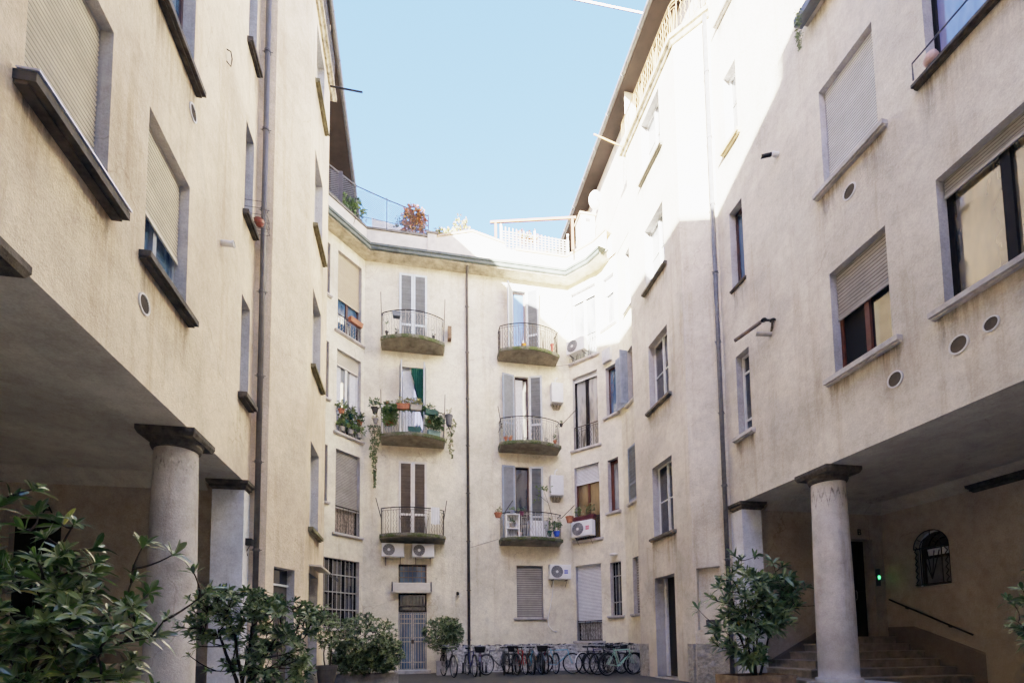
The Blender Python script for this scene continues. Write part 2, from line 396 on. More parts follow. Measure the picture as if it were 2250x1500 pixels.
def louvre_leaf(M, w, h, parent, fm=SHUTW, sm=SLATG, mid=(.32,), name='shutter', bottom_panel=False):
    """leaf in local x (0..w), z (0..h), thin in y; M maps local to world"""
    T = lambda x, y, z: tuple(M @ Vector((x, y, z)))
    m = MB(); f = .07
    m.box(0, f, -.02, .02, 0, h, T); m.box(w-f, w, -.02, .02, 0, h, T)
    m.box(f, w-f, -.02, .02, 0, f*1.3, T); m.box(f, w-f, -.02, .02, h-f, h, T)
    for t in mid: m.box(f, w-f, -.02, .02, h*t-.035, h*t+.035, T)
    o = m.build(name, fm, parent)
    s = MB(); n = int((h-.2)/.05)
    for i in range(n):
        z = .1+(h-.18)*i/n
        if any(abs(z+.02-h*t) < .05 for t in mid): continue
        s.quad(T(f, .014, z), T(w-f, .014, z), T(w-f, -.014, z+.048), T(f, -.014, z+.048))
    s.quad(T(f, .016, .05), T(w-f, .016, .05), T(w-f, .016, h-.05), T(f, .016, h-.05))
    s.build('slats', sm, o)
    return o

# ------------------------------------------------------------------ plan of the courtyard
XL, XR = -3.36, 7.76
LW = Seg((XL, -8), (XL, 11.14)); OW = 8.           # u offset so that u = Y + 8
LB0 = Seg((XL, 11.12), (-3.03, 11.15), 1)
LC = Seg((-3.03, 11.15), (-2.51, 12.27)); LS = Seg((-2.51, 12.27), (-2.51, 14.82))
LR = Seg((-2.51, 14.82), (-3.5, 14.82))
LF = Seg((-3.5, 14.82), (-3.5, 17.0))
LD = Seg((-3.5, 17.0), (-1.83, 18.8)); 
BK = Seg((-1.83, 18.8), (6.2, 18.8)); F1 = Seg((6.2, 18.8), (7.06, 17.78)); F2 = Seg((7.06, 17.78), (7.52, 16.8)); F3 = Seg((7.52, 16.8), (7.52, 14.92))
RR = Seg((7.52, 14.92), (7.12, 14.92)); RS = Seg((7.12, 11.76), (7.12, 14.92), -1); RC = Seg((7.70, 11.06), (7.12, 11.76), -1)
RW = Seg((XR, -8), (XR, 11.02), -1)
# re-express LD measurements (u from (-2.98,17.57) along 43 deg) on the new line
def ldu(u):
    x = -2.98+u*sin(radians(43)); y = 17.57+u*cos(radians(43)); p = Vector((x, y, 0))-LD.a; return p.dot(LD.t)

west = empty('apartment_building', (XL, 6, 0), 'warm beige apartment wing on the left, wide cream roller shutters above a dark columned arcade', 'building')
east = empty('apartment_building', (XR, 6, 0), 'greyer beige wing on the right, upper walls in bright sun, arcade with stone steps', 'building')
rear = empty('apartment_building', (2, 19, 0), 'pale four storey house at the far end with curved balconies and planted roof terrace', 'building')
for o in (west, east, rear):
    pass
def keep(root):      # children are modelled in world space
    bpy.context.view_layer.update(); inv = root.matrix_world.inverted()
    for c in root.children:
        c.matrix_parent_inverse = inv

# ---------------------------------------------------------------- west wing
Z1 = 4.4; ZE = 20.05
def Y(v): return v+8
lw_holes = []
rowz = [(6.03, 8.08), (9.8, 11.8), (13.55, 15.4), (17.2, 18.9)]
for (a, b) in ((4.79, 6.0), (6.79, 7.98), (2.2, 3.6), (-1.5, -.2), (-5, -3.6)):
    for r in rowz: lw_holes.append((Y(a), Y(b), *r))
for r in rowz: lw_holes.append((Y(10.34), Y(10.86), *r))
wall(LW, Z1, ZE, lw_holes, PL_L, west, revmat=PL_REV)
LSILL = dict(sillh=.08, sillp=.14, sillx=.12, sill=plain('dark_sill', (.06, .052, .042), .8, var=.5, vscale=6, bstr=.5))
def lwin(a, b, z0, z1, **k):
    kk = dict(frame=DFRAME, glass=GLASS, **LSILL); kk.update(k); return window(LW, Y(a), Y(b), z0, z1, west, **kk)
for ci, (a, b) in enumerate(((4.79, 6.0), (6.79, 7.98), (2.2, 3.6), (-1.5, -.2), (-5, -3.6))):
    for ri, r in enumerate(rowz):
        if ci == 0 and ri == 0: lwin(a, b, *r, roll=1., rollmat=ROLLC, sillp=.18, sillh=.09, mull=1, rstep=.06)
        elif ci == 1 and ri == 0: lwin(a, b, *r, roll=.60, rollmat=ROLLC, frame=SHUTB, glass=GLASSB, rstep=.06)
        elif ri == 1: lwin(a, b, *r, glass=GLASSB, frame=BFRAME)
        else: lwin(a, b, *r, roll=RND.choice((.3, .6, 1.)), rollmat=ROLLC)
for ri, r in enumerate(rowz):
    lwin(10.34, 10.86, *r, frame=BFRAME if ri != 0 else WFRAME, glass=GLASSB, mull=0, sillh=.09, sillp=.12 if ri else .17, sillx=.09)
# metal cover strips on the two lowest big sills (bright top face)
for (a, b, z) in ((4.67, 6.12, 6.032),):
    m = MB(); m.box(Y(a), Y(b), .02, .20, z+.012, z+.03, LW.P); m.build('sill_cover', plain('sill_flashing', (.40, .42, .55), .35, metal=.3, var=.1), west)

# arcade: beam underside, ceiling, back walls, pilaster
def arcade(x_face, x_in, y_end, root, sgn):
    """x_in is the interior wall plane"""
    xb = x_face-sgn*.78
    m = MB(); m.quad((x_face, -8, Z1), (x_face, 11.02, Z1), (xb, 11.02, Z1), (xb, -8, Z1)); m.quad((xb, -8, Z1), (xb, 11.02, Z1), (xb, 11.02, Z1+.22), (xb, -8, Z1+.22))
    m.build('arcade_beam', PL_CEIL, root)
    m = MB(); zc = Z1+.12
    m.quad((xb, -8, zc), (xb, y_end, zc), (x_in+sgn*.35, y_end-.35, zc), (x_in+sgn*.35, -8, zc))
    m.quad((x_in+sgn*.35, -8, zc), (x_in+sgn*.35, y_end-.35, zc), (x_in, y_end, zc-.24), (x_in, -8, zc-.24))
    m.quad((xb, y_end-.35, zc-.003), (x_in+sgn*.35, y_end-.35, zc-.003), (x_in, y_end, zc-.24), (xb, y_end, zc-.24))
    m.build('arcade_ceiling', PL_CEIL, root)
xr_in, yr = 12.0, 10.8
arcade(XL, -8.0, 11.1, west, 1); arcade(XR, xr_in, yr, east, -1)
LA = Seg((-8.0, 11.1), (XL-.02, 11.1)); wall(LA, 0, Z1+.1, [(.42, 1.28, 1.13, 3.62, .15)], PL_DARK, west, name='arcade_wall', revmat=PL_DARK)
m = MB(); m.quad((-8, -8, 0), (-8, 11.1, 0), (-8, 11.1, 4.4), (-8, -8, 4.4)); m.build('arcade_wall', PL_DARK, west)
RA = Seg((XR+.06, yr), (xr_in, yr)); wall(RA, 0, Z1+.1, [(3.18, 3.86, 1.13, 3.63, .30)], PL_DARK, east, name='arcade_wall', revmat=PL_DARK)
def door_part(seg, u0, u1, z0, z1, root, d=-.14, mat=DOORM):
    m = MB(); m.box(u0, u1, d-.03, d, z0, z1, seg.P); n = 2
    for k in range(n):
        a = u0+(u1-u0)*k/n+.07; b = u0+(u1-u0)*(k+1)/n-.07
        for (p, q) in ((.08, .42), (.47, .93)): m.box(a, b, d-.01, d+.02, z0+(z1-z0)*p, z0+(z1-z0)*q, seg.P)
    o = m.build('door', mat, root); h = MB(); uc = u0+(u1-u0)*.52; h.tube([seg.P(uc, d+.03, z0+.95), seg.P(uc, d+.06, z0+1.0), seg.P(uc, d+.06, z0+1.15), seg.P(uc, d+.03, z0+1.2)], .012, 6); h.build('handle', CHROME, o)
    return o
door_part(LA, .42, 1.28, 1.13, 3.62, west); door_part(RA, 3.18, 3.86, 1.13, 3.63, east, d=-.28)
# right arcade side wall with arched window
RI = Seg((xr_in, -8), (xr_in, yr), -1)
def arch_wall(seg, uc, w, z0, zs, root):
    """wall with one round headed opening: centre uc, half width w, sill z0, springing zs"""
    m = MB(); n = 14; P = seg.P; zt = 4.5
    m.quad(P(0, 0, 0), P(uc-w, 0, 0), P(uc-w, 0, zt), P(0, 0, zt)); m.quad(P(uc+w, 0, 0), P(seg.L, 0, 0), P(seg.L, 0, zt), P(uc+w, 0, zt))
    m.quad(P(uc-w, 0, 0), P(uc+w, 0, 0), P(uc+w, 0, z0), P(uc-w, 0, z0))
    pr = [(uc-w*cos(pi*i/n), zs+w*sin(pi*i/n)) for i in range(n+1)]
    for i in range(n): m.quad(P(pr[i][0], 0, pr[i][1]), P(pr[i+1][0], 0, pr[i+1][1]), P(pr[i+1][0], 0, zt), P(pr[i][0], 0, zt))
    ring = [(uc-w, z0)]+pr+[(uc+w, z0)]
    for i in range(len(ring)): a = ring[i]; b = ring[(i+1) % len(ring)]; m.quad(P(a[0], 0, a[1]), P(b[0], 0, b[1]), P(b[0], -.2, b[1]), P(a[0], -.2, a[1]))
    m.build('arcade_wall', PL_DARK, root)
    g = MB(); g.quad(*[P(a[0], -.19, a[1]) for a in ring]); fo = MB()
    R = ring
    fo.tube([P(a[0], -.15, a[1]) for a in R+[R[0]]], .03, 5); fr = fo.build('window', WFRAME, root)
    g.build('pane', GLASS, fr)
    c = MB(); c.quad(P(uc-w*.6, -.185, z0+.08), P(uc+w*.7, -.185, z0+.08), P(uc+w*.7, -.185, zs-.25), P(uc-w*.6, -.185, zs-.25)); c.build('curtain', plain('grey_curtain', (.16, .16, .15), .9), fr)
    c = MB(); c.quad(P(uc-w*.6, -.18, zs-.18), P(uc+w*.6, -.18, zs-.18), P(uc+w*.6, -.18, zs-.02), P(uc-w*.6, -.18, zs-.02)); c.build('blind', CURT, fr)
    b = MB()
    for t in (-.62, .62): b.tube([P(uc+w*t, .03, z0+.05), P(uc+w*t, .03, zs)], .014, 5)
    for t in (-.88, .88): b.tube([P(uc+w*t+.03*sin(k*1.57), .03, z0+.05+(zs-z0)*k/24) for k in range(25)], .012, 5)
    for a in (-.5, -.2, .2, .5): b.tube([P(uc, .03, z0+.15), P(uc+w*a, .03, zs-.1)], .011, 5)
    b.tube([P(uc-w*.62*cos(pi*i/12), .03, zs+w*.62*sin(pi*i/12)) for i in range(13)], .014, 5); b.tube([P(uc-w*1.0*cos(pi*i/12), .03, zs+w*1.0*sin(pi*i/12)) for i in range(13)], .014, 5)
    for a in (.2, .5, .8): b.tube([P(uc-w*.62*cos(pi*a), .03, zs+w*.62*sin(pi*a)), P(uc-w*cos(pi*a), .03, zs+w*sin(pi*a))], .01, 5)
    b.box(uc-w, uc+w, .015, .045, z0+.03, z0+.06, P); b.box(uc-w, uc+w, .015, .045, zs-.02, zs+.01, P)
    b.build('grille', IRON, fr)
arch_wall(RI, Y(9.57), .40, 2.30, 3.22, east)
# pilasters with moulded caps at the end of both arcades
def cap(x0, x1, y0, y1, z, root, sz=.1):
    m = MB(); prof = [(.0, 0), (.02, .03), (.05, .05), (.05, .09), (.09, .12), (.10, .18)]
    for (d, h), (d2, h2) in zip(prof[:-1], prof[1:]):
        m.hexa([(x0-d, y0-d, z+h), (x1+d, y0-d, z+h), (x1+d, y1+d, z+h), (x0-d, y1+d, z+h), (x0-d2, y0-d2, z+h2), (x1+d2, y0-d2, z+h2), (x1+d2, y1+d2, z+h2), (x0-d2, y1+d2, z+h2)])
    return m
m = MB(); m.box(-3.93, XL+.02, 10.72, 11.08, 0, 4.21); p = m.build('pilaster', PL_WHT, west); cap(-3.93, XL+.02, 10.72, 11.0, 4.21, west).build('capital', CAPM, p)
m = MB(); m.box(XR-.02, 8.26, 10.55, 10.98, 0, 4.21); p = m.build('pilaster', PL_WHT, east); cap(XR-.02, 8.26, 10.55, 10.9, 4.21, east).build('capital', CAPM, p)
m = MB(); m.box(xr_in-.06, xr_in+.1, 6.9, 8.55, 0, 4.2); p = m.build('pilaster', PL_DARK, east); cap(xr_in-.06, xr_in+.1, 6.9, 8.55, 4.2, east).build('capital', CAPM, p)
def column(x, y, zb, root, side):
    m = MB(); H = 4.16; n = 40; prof = []
    for i in range(15):
        t = i/14; r = .345-.05*t**1.6; prof.append((r, zb+(H-zb)*t))
    prof = [(.40, zb), (.40, zb+.07), (.36, zb+.09)]+prof
    m.lathe(prof, (x, y, 0), n); o = m.build('column', COLM, root, smooth=False)
    for p in o.data.polygons: p.use_smooth = True
    # painted zigzag collar, a shallow shell just proud of the shaft
    z = MB(); nn = 64
    for k in range(nn):
        a0 = 2*pi*k/nn; a1 = 2*pi*(k+1)/nn
        def low(kk):
            q = kk % 8; return [3.60, 3.78, 3.93, 3.84, 3.74, 3.84, 3.93, 3.78][q]
        r = .3
        def rr(zz): t = (zz-zb)/(H-zb); return .345-.05*t**1.6+.003
        za, zb_ = low(k), low(k+1)
        for (ta, tb, wd) in ((za, zb_, .10),):
            z.quad((x+rr(ta)*cos(a0), y+rr(ta)*sin(a0), ta), (x+rr(tb)*cos(a1), y+rr(tb)*sin(a1), tb), (x+rr(tb+wd)*cos(a1), y+rr(tb+wd)*sin(a1), tb+wd), (x+rr(ta+wd)*cos(a0), y+rr(ta+wd)*sin(a0), ta+wd))
    z.build('collar', plain('collar_paint', (.43, .40, .36), .9, var=.5, vscale=9), o)
    c = MB(); c.lathe([(.30, 4.13), (.33, 4.15), (.35, 4.20), (.345, 4.23), (.37, 4.27), (.40, 4.30)], (x, y, 0), n)
    s = .405
    for (a, b, za, zb2) in ((s-.03, s, 4.27, 4.33), (s, s, 4.33, 4.397)):
        c.hexa([(x-a, y-a, za), (x+a, y-a, za), (x+a, y+a, za), (x-a, y+a, za), (x-b, y-b, zb2), (x+b, y-b, zb2), (x+b, y+b, zb2), (x-b, y+b, zb2)])
    c.build('capital', CAPM, o)
for y in (8.55, 4.45, .35): column(XL-.30, y, 0, west, 1)
column(XR+.31, 8.35, .255, east, -1)
for y in (4.25, .15): column(XR+.31, y, 0, east, -1)

m = MB(); m.quad((7.70, 11.06, 0), (7.76, 11.02, 0), (7.76, 11.02, 20), (7.70, 11.06, 20)); m.quad((7.76, 11.02, 0), (7.76, 11.2, 0), (7.76, 11.2, 20), (7.76, 11.02, 20)); m.build('wall', PL_R, east)
# west bay
m = MB(); P = LB0.P
wall(LB0, 0, ZE, [], PL_L, west)
wall(LC, 0, 17.75, [(.24, .92, 0, 2.78, .25)], PL_L, west)
brow = [(3.95, 6.15), (8.05, 10.12), (11.75, 13.88), (15.7, 17.45)]
wall(LS, 0, 17.75, [(.56, 1.68, *r, .26) for r in brow]+[(.58, 1.75, 0, 2.85, .35)], PL_L, west)
wall(LR, 0, 20, [], PL_L, west); wall(LF, 0, 20, [], PL_L, west)
m = MB(); m.quad((-3.5, 17.0, 16), (-3.5, 24, 16), (-3.5, 24, 20), (-3.5, 17, 20)); m.build('wall', PL_L, west)
for r in brow: window(LS, .56, 1.68, *r, west, frame=WFRAME, glass=GLASSC, mull=1, trans=(.45,), fw=.035, sill=plain('mossy_sill', (.15, .13, .07), .9, var=.4, bstr=.5), sillh=.08, sillp=.12, sillx=.16, depth=.26)
n_ = door_part(LC, .24, .92, 0, 2.4, west, d=-.2, mat=plain('green_grey_door', (.07, .06, .05), .6)); m = MB(); m.box(.24, .92, -.22, -.16, 2.4, 2.44, LC.P); m.build('lintel', WFRAME, west)
m = MB(); m.quad(LC.P(.24, -.2, 2.44), LC.P(.92, -.2, 2.44), LC.P(.92, -.2, 2.78), LC.P(.24, -.2, 2.78)); m.build('transom_pane', GLASS, west)
m = MB(); m.box(.58, 1.75, -.34, -.30, 0, 2.85, LS.P); m.build('door', WOODR, west)
m = MB(); m.box(.45, 1.9, 0, .03, 0, .35, LS.P); m.build('plinth', RUBY, west)
# east bay
wall(RC, 0, 17.75, [(.24, .82, 1.35, 2.94, .14)], PL_R, east, revmat=PL_R)
m = MB(); m.quad(RC.P(.24, -.14, 1.35), RC.P(.82, -.14, 1.35), RC.P(.82, -.14, 2.94), RC.P(.24, -.14, 2.94)); m.build('blind_panel', PL_R, east)
erow = [(4.15, 6.3), (8.08, 10.15), (11.95, 13.92), (15.62, 17.5)]
wall(RS, 0, 17.75, [(.87, 2.05, *r, .26) for r in erow]+[(.94, 2.12, 0.05, 2.95, .40)], PL_R, east)
wall(RR, 0, 20, [], PL_R, east)
for i, r in enumerate(erow):
    window(RS, .87, 2.05, *r, east, frame=WFRAME, glass=GLASSC if i > 1 else GLASS, mull=1, trans=(.5,), fw=.032, sill=STONE, sillh=.07, sillp=.11, sillx=.14, depth=.26)
m = MB(); m.box(.94, 2.12, -.40, -.36, .05, 2.95, RS.P); m.build('door', plain('passage_shade', (.012, .010, .009), .7), east)  # dark panel, the shade inside the open passage put into its colour
m = MB(); m.box(1.98, 2.11, -.36, -.30, .05, 2.94, RS.P); m.build('door_panel', PL_WHT, east)
m = MB(); m.box(.90, 2.16, -.3, .06, 0, .05, RS.P); m.build('doorstep', STONE_L, east)
m = MB(); m.box(0, .28, 0, .07, 0, 1.0, RS.P); m.box(-.0, .86, 0, .07, 0, 1.0, RC.P); m.build('plinth', RUBY, east)
m = MB(); m.box(2.62, 3.16, 0, .05, 0, 1.0, RS.P); m.build('plinth', RUBY, east)
m = MB(); m.box(.30, .62, -.10, 0.02, 1.42, 1.60, RC.P); m.build('meter_box', BROWN, east)

# east main wall
rw_holes = []
rzr = [(5.98, 8.0), (9.72, 11.73), (13.45, 15.38), (17.1, 18.8)]
for (a, b) in ((4.2, 5.74), (6.57, 7.72), (1.5, 2.8), (-2, -.7), (-5.5, -4)):
    for r in rzr: rw_holes.append((Y(a), Y(b), *r))
for r in rzr: rw_holes.append((Y(10.07), Y(10.56), *r))
wall(RW, Z1, ZE, rw_holes, PL_R, east)
RS1 = dict(sill=STONE_L, sillh=.08, sillp=.12, sillx=.17)
def rwin(a, b, r, **k):
    kk = dict(frame=DFRAME, glass=GLASS, **RS1); kk.update(k); return window(RW, Y(a), Y(b), *r, east, **kk)
rwin(4.2, 5.74, rzr[0], roll=.13, rollmat=ROLLG, glass=GLASSR, fw=.075)
rwin(6.57, 7.72, rzr[0], roll=.44, rollmat=ROLLG, frame=WOODR, glass=GLASS, glass2=BLACK, sillh=.09, rstep=.07)
rwin(4.2, 5.74, rzr[1], glass=GLASSV, frame=DFRAME, sill=CAPM, sillh=.05)
rwin(6.57, 7.72, rzr[1], roll=1., rollmat=ROLLW)
rwin(6.57, 7.72, rzr[2], glass=GLASSB); rwin(4.2, 5.74, rzr[2], glass=GLASSB)
for (a, b) in ((1.5, 2.8), (-2, -.7), (-5.5, -4)):
    for r in rzr: rwin(a, b, r, roll=RND.choice((.2, .5, 1)), rollmat=ROLLG)
for (a, b) in ((4.2, 5.74), (6.57, 7.72)): rwin(a, b, rzr[3], roll=.4, rollmat=ROLLG)
rwin(10.07, 10.56, rzr[0], frame=WFRAME, glass=GLASS, mull=0, trans=(.2, .78), sillx=.12)
rwin(10.07, 10.56, rzr[1], frame=BFRAME, glass=GLASSB, mull=0, sill=CAPM, sillh=.04, sillp=.05, sillx=.05)
rwin(10.07, 10.56, rzr[2], frame=WFRAME, glass=GLASSC, mull=0, trans=(.6,), sill=plain('tan_sill', (.33, .25, .15), .8), sillx=.1)
rwin(10.07, 10.56, rzr[3], frame=WFRAME, glass=GLASSC, mull=0)
# rail in front of the violet window
m = MB(); m.tube([RW.P(Y(5.85), .13, 9.74), RW.P(Y(5.85), .13, 10.02), RW.P(Y(4.1), .13, 10.02), RW.P(Y(4.1), .13, 9.74)], .014, 6); m.build('guard_rail', GREYM, east)
# metal reveal guides on round vents
def vent(seg, u, z, r, root):
    m = MB(); n = 24; P = seg.P
    for k in range(n):
        a, b = 2*pi*k/n, 2*pi*(k+1)/n
        for (r0, d0, r1, d1) in ((r*1.18, 0, r*1.18, .02), (r*1.18, .02, r, .02), (r, .02, r, .004)):
            m.quad(P(u+r0*cos(a), d0, z+r0*sin(a)), P(u+r0*cos(b), d0, z+r0*sin(b)), P(u+r1*cos(b), d1, z+r1*sin(b)), P(u+r1*cos(a), d1, z+r1*sin(a)))
    o = m.build('vent', WFRAME, root); g = MB(); g.quad(*[P(u+r*cos(2*pi*k/n), .006, z+r*sin(2*pi*k/n)) for k in range(n)])
    for k in range(-4, 5):
        h = r*k/5; w = sqrt(r*r-h*h)*.96; g.box(u-w, u+w, .008, .014, z+h-.004, z+h+.004, P)
    g.build('mesh_screen', plain('vent_mesh', (.10, .085, .065), .9), o)
for (y, z, r) in ((7.18, 9.17, .085), (6.57, 5.32, .085), (5.59, 5.32, .085), (5.17, 5.36, .065)): vent(RW, Y(y), z, r*1.35, east)
for (y, z, r) in ((6.83, 5.42, .085), (7.98, 9.31, .08)): vent(LW, Y(y), z, r*1.3, west)

# drain pipes
def pipe(pts, r, mat, root, clips=(), wallp=None):
    m = MB(); m.tube(pts, r, 12); o = m.build('drainpipe', mat, root, smooth=True)
    if clips:
        x, y = pts[0][0], pts[0][1]
        for z in clips: c = MB(); c.lathe([(r*1.02, z-.025), (r*1.25, z-.025), (r*1.25, z+.025), (r*1.02, z+.025)], (x, y, 0), 12); c.tube([(x-r*1.9, y, z), (x+r*1.9, y, z)], .008, 5); c.build('pipe_clip', mat, o)
    return o
pipe([(-3.19, 11.05, 0), (-3.19, 11.05, 20)], .058, BROWN, west, [1.2+1.86*i for i in range(10)])
pipe([(7.60, 10.98, 0), (7.60, 10.98, 17.7)], .055, GREYM, east, [1.2+1.86*i for i in range(9)])
pipe([(2.04, 18.72, 0), (2.04, 18.72, 15.35), (2.04, 18.55, 15.6), (2.04, 18.35, 15.72)], .055, BROWN, rear, [1.2+1.86*i for i in range(8)])

# upper balconies above the bays, set back attic wall, eaves, roofs
def sweep(path, prof, mat, root, name, closed_prof=False):
    """profile (d outward,z) swept along a plan polyline whose outward side is to the right"""
    pts = [Vector(p) for p in path]; n = len(pts); offs = []
    for i in range(n):
        t0 = (pts[i]-pts[i-1]).normalized() if i else None; t1 = (pts[i+1]-pts[i]).normalized() if i < n-1 else None
        a = t0 or t1; b = t1 or t0; na = Vector((a.y, -a.x)); nb = Vector((b.y, -b.x)); q = (na+nb).normalized(); offs.append(q/max(.3, q.dot(na)))
    m = MB(); k = len(prof)
    for i in range(n):
        for (d, z) in prof: p = pts[i]+offs[i]*d; m.v.append((p.x, p.y, z))
    for i in range(n-1):
        for j in range(k if closed_prof else k-1):
            j2 = (j+1) % k; m.f.append((i*k+j, (i+1)*k+j, (i+1)*k+j2, i*k+j2))
    if closed_prof: m.f.append(tuple(range(k))); m.f.append(tuple((n-1)*k+j for j in range(k))[::-1])
    return m.build(name, mat, root)
TANS = plain('weathered_slab', (.38, .31, .21), .9, var=.55, vscale=6, bstr=.6)
wp = [(-3.36, 11.1), (-3.03, 11.15), (-2.51, 12.27), (-2.51, 14.95), (-3.5, 14.95)]
ep = [(7.52, 15.0), (7.12, 15.0), (7.12, 11.76), (7.70, 11.06), (7.76, 11.0)]
for path, root in ((wp, west), (ep, east)):
    sl = sweep(path, [(-.9, 17.75), (0, 17.72), (.06, 17.72), (.10, 17.80), (.16, 17.82), (.16, 17.93), (.10, 17.96), (-.9, 17.96)], TANS, root, 'balcony', True)
    pts = [Vector(p) for p in path]
rail_w = [(-3.0, 11.1), (-2.42, 12.25), (-2.42, 15.0)]; rail_e = [(7.06, 15.08), (7.06, 11.74), (7.60, 11.02), (7.62, 10.9)]
ornrail(rail_w, 18.0, .95, IRONR, west, name='railing'); 
RIR = plain('sun_bleached_iron', (.22, .13, .06), .7, var=.3); ornrail(rail_e, 18.0, .95, RIR, east, name='railing', topmat=RIR, sp=.12)
m = MB(); m.quad((7.78, 11, 17.9), (7.78, 15, 17.9), (7.78, 15, 20.05), (7.78, 11, 20.05)); m.build('wall', PL_R, east)
m = MB(); m.quad((7.52, 14.92, 15.6), (7.52, 26, 15.6), (7.52, 26, 20.0), (7.52, 14.92, 20.0)); m.build('wall', PL_R, east)
m = MB(); m.quad((-3.4, 11, 17.9), (-3.4, 15, 17.9), (-3.4, 15, 20.05), (-3.4, 11, 20.05)); m.build('wall', PL_L, west)
def eave(xe, xw, sgn, root, y0, y1):
    m = MB()
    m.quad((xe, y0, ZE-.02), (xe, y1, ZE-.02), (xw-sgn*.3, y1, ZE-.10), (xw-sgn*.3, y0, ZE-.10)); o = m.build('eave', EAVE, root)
    j = MB(); y = y0
    while y < y1: j.box(min(xe+sgn*-.06, xw), max(xe-sgn*.06, xw), y, y+.07, ZE-.16, ZE-.06); y += .8
    m = MB(); m.quad((xe, y0, ZE+.02), (xe, y1, ZE+.02), (xe-sgn*6, y1, ZE+1.9), (xe-sgn*6, y0, ZE+1.9)); m.quad((xe-sgn*6, y0, ZE+1.9), (xe-sgn*6, y1, ZE+1.9), (xe-sgn*12, y1, ZE+.02), (xe-sgn*12, y0, ZE+.02)); m.build('roof', TILE, root)
    m = MB(); pr = []
    for i in range(9): a = pi+pi*i/8; pr.append((xe+sgn*.065+.075*cos(a), ZE+.05+.075*sin(a)))
    for i in range(8):
        (a, b), (c, d) = pr[i], pr[i+1]; m.quad((a, y0, b), (a, y1, b), (c, y1, d), (c, y0, d))
    g = m.build('gutter', GREYM, root)
    c = MB(); y = y0+.5
    while y < y1: c.tube([(xe+sgn*.065+.082*cos(pi+pi*i/8), y, ZE+.05+.082*sin(pi+pi*i/8)) for i in range(9)], .009, 4); y += 1.3
    c.build('gutter_bracket', GREYM, g)
eave(-2.50, -3.5, 1, west, -12, 26); eave(6.95, 7.6, -1, east, -12, 26)
# outer shells that keep the sun and sky out of the wings
for (x0, x1, root) in ((-8.02, -14, west), (12.02, 18, east)):
    m = MB(); xo = -14 if x0 < 0 else 18
    m.quad((xo, -12, 0), (xo, 26, 0), (xo, 26, ZE), (xo, -12, ZE)); m.build('wall', PL_L, root)
    fx = XL if x0 < 0 else XR
    m = MB(); m.quad((fx, 11.1, Z1+.3), (xo, 11.1, Z1+.3), (xo, -12, Z1+.3), (fx, -12, Z1+.3)); m.quad((fx, 26, 0), (xo, 26, 0), (xo, 26, ZE), (fx, 26, ZE)); m.build('floor_slab', SLAB, root)

# ---------------------------------------------------------------- rear building
zg = 15.66
L_ = lambda u: ldu(u)
ld_h = [(L_(.45), L_(1.54), 4.95, 7.92), (L_(.45), L_(1.54), 8.52, 11.56), (L_(.45), L_(1.54), 12.2, 15.22), (L_(-.1), L_(1.54), 1.65, 4.05),
        (L_(-.32), L_(.12), 5.93, 7.92, .2), (L_(-.32), L_(.12), 9.55, 11.6, .2), (L_(-.32), L_(.12), 13.28, 15.2, .2)]
wall(LD, 0, zg, ld_h, PL_B, rear)
bu = lambda x: x+1.83
bk_h = [(bu(-.55), bu(.48), 0.12, 2.95), (bu(-.55), bu(.48), 3.28, 4.02, .2), (bu(-.55), bu(.48), 5.0, 7.9, .12), (bu(-.50), bu(.42), 8.68, 11.6, .2), (bu(-.55), bu(.50), 12.36, 15.3, .12),
        (bu(3.9), bu(4.95), 2.03, 4.05), (bu(3.42), bu(4.95), 5.0, 7.97, .2), (bu(3.42), bu(4.97), 8.68, 11.66, .2), (bu(3.85), bu(4.9), 12.36, 15.2, .2)]
# right hand doors: opening behind folded shutters is narrower
bk_h[6] = (bu(3.90), bu(4.46), 5.0, 7.95, .2); bk_h[7] = (bu(3.92), bu(4.48), 8.68, 11.62, .2); bk_h[8] = (bu(3.88), bu(4.42), 12.36, 15.2, .2)
wall(BK, 0, zg, bk_h, PL_B, rear)
f1_h = [(.1, 1.22, 1.11, 4.05), (.13, 1.24, 5.03, 7.98), (.14, 1.26, 8.68, 11.68), (.14, 1.27, 12.3, 15.23)]; wall(F1, 0, zg, f1_h, PL_B, rear)
f2_h = [(.32, .86, 2.02, 4.0), (.33, .86, 5.89, 7.9), (.35, .88, 9.57, 11.5), (.33, .88, 13.1, 15.08)]; wall(F2, 0, zg, f2_h, PL_B, rear)
f3_h = [(.57, 1.3, 2.02, 3.98), (.52, 1.25, 5.92, 7.9), (.62, 1.3, 9.5, 11.45), (.66, 1.3, 12.95, 15.1)]; wall(F3, 0, zg, f3_h, PL_B, rear)
def rwn(seg, h, **k):
    kk = dict(sill=STONE_L, sillh=.07, sillp=.10, sillx=.13); kk.update(k); return window(seg, h[0], h[1], h[2], h[3], rear, depth=h[4] if len(h) > 4 else .24, **kk)
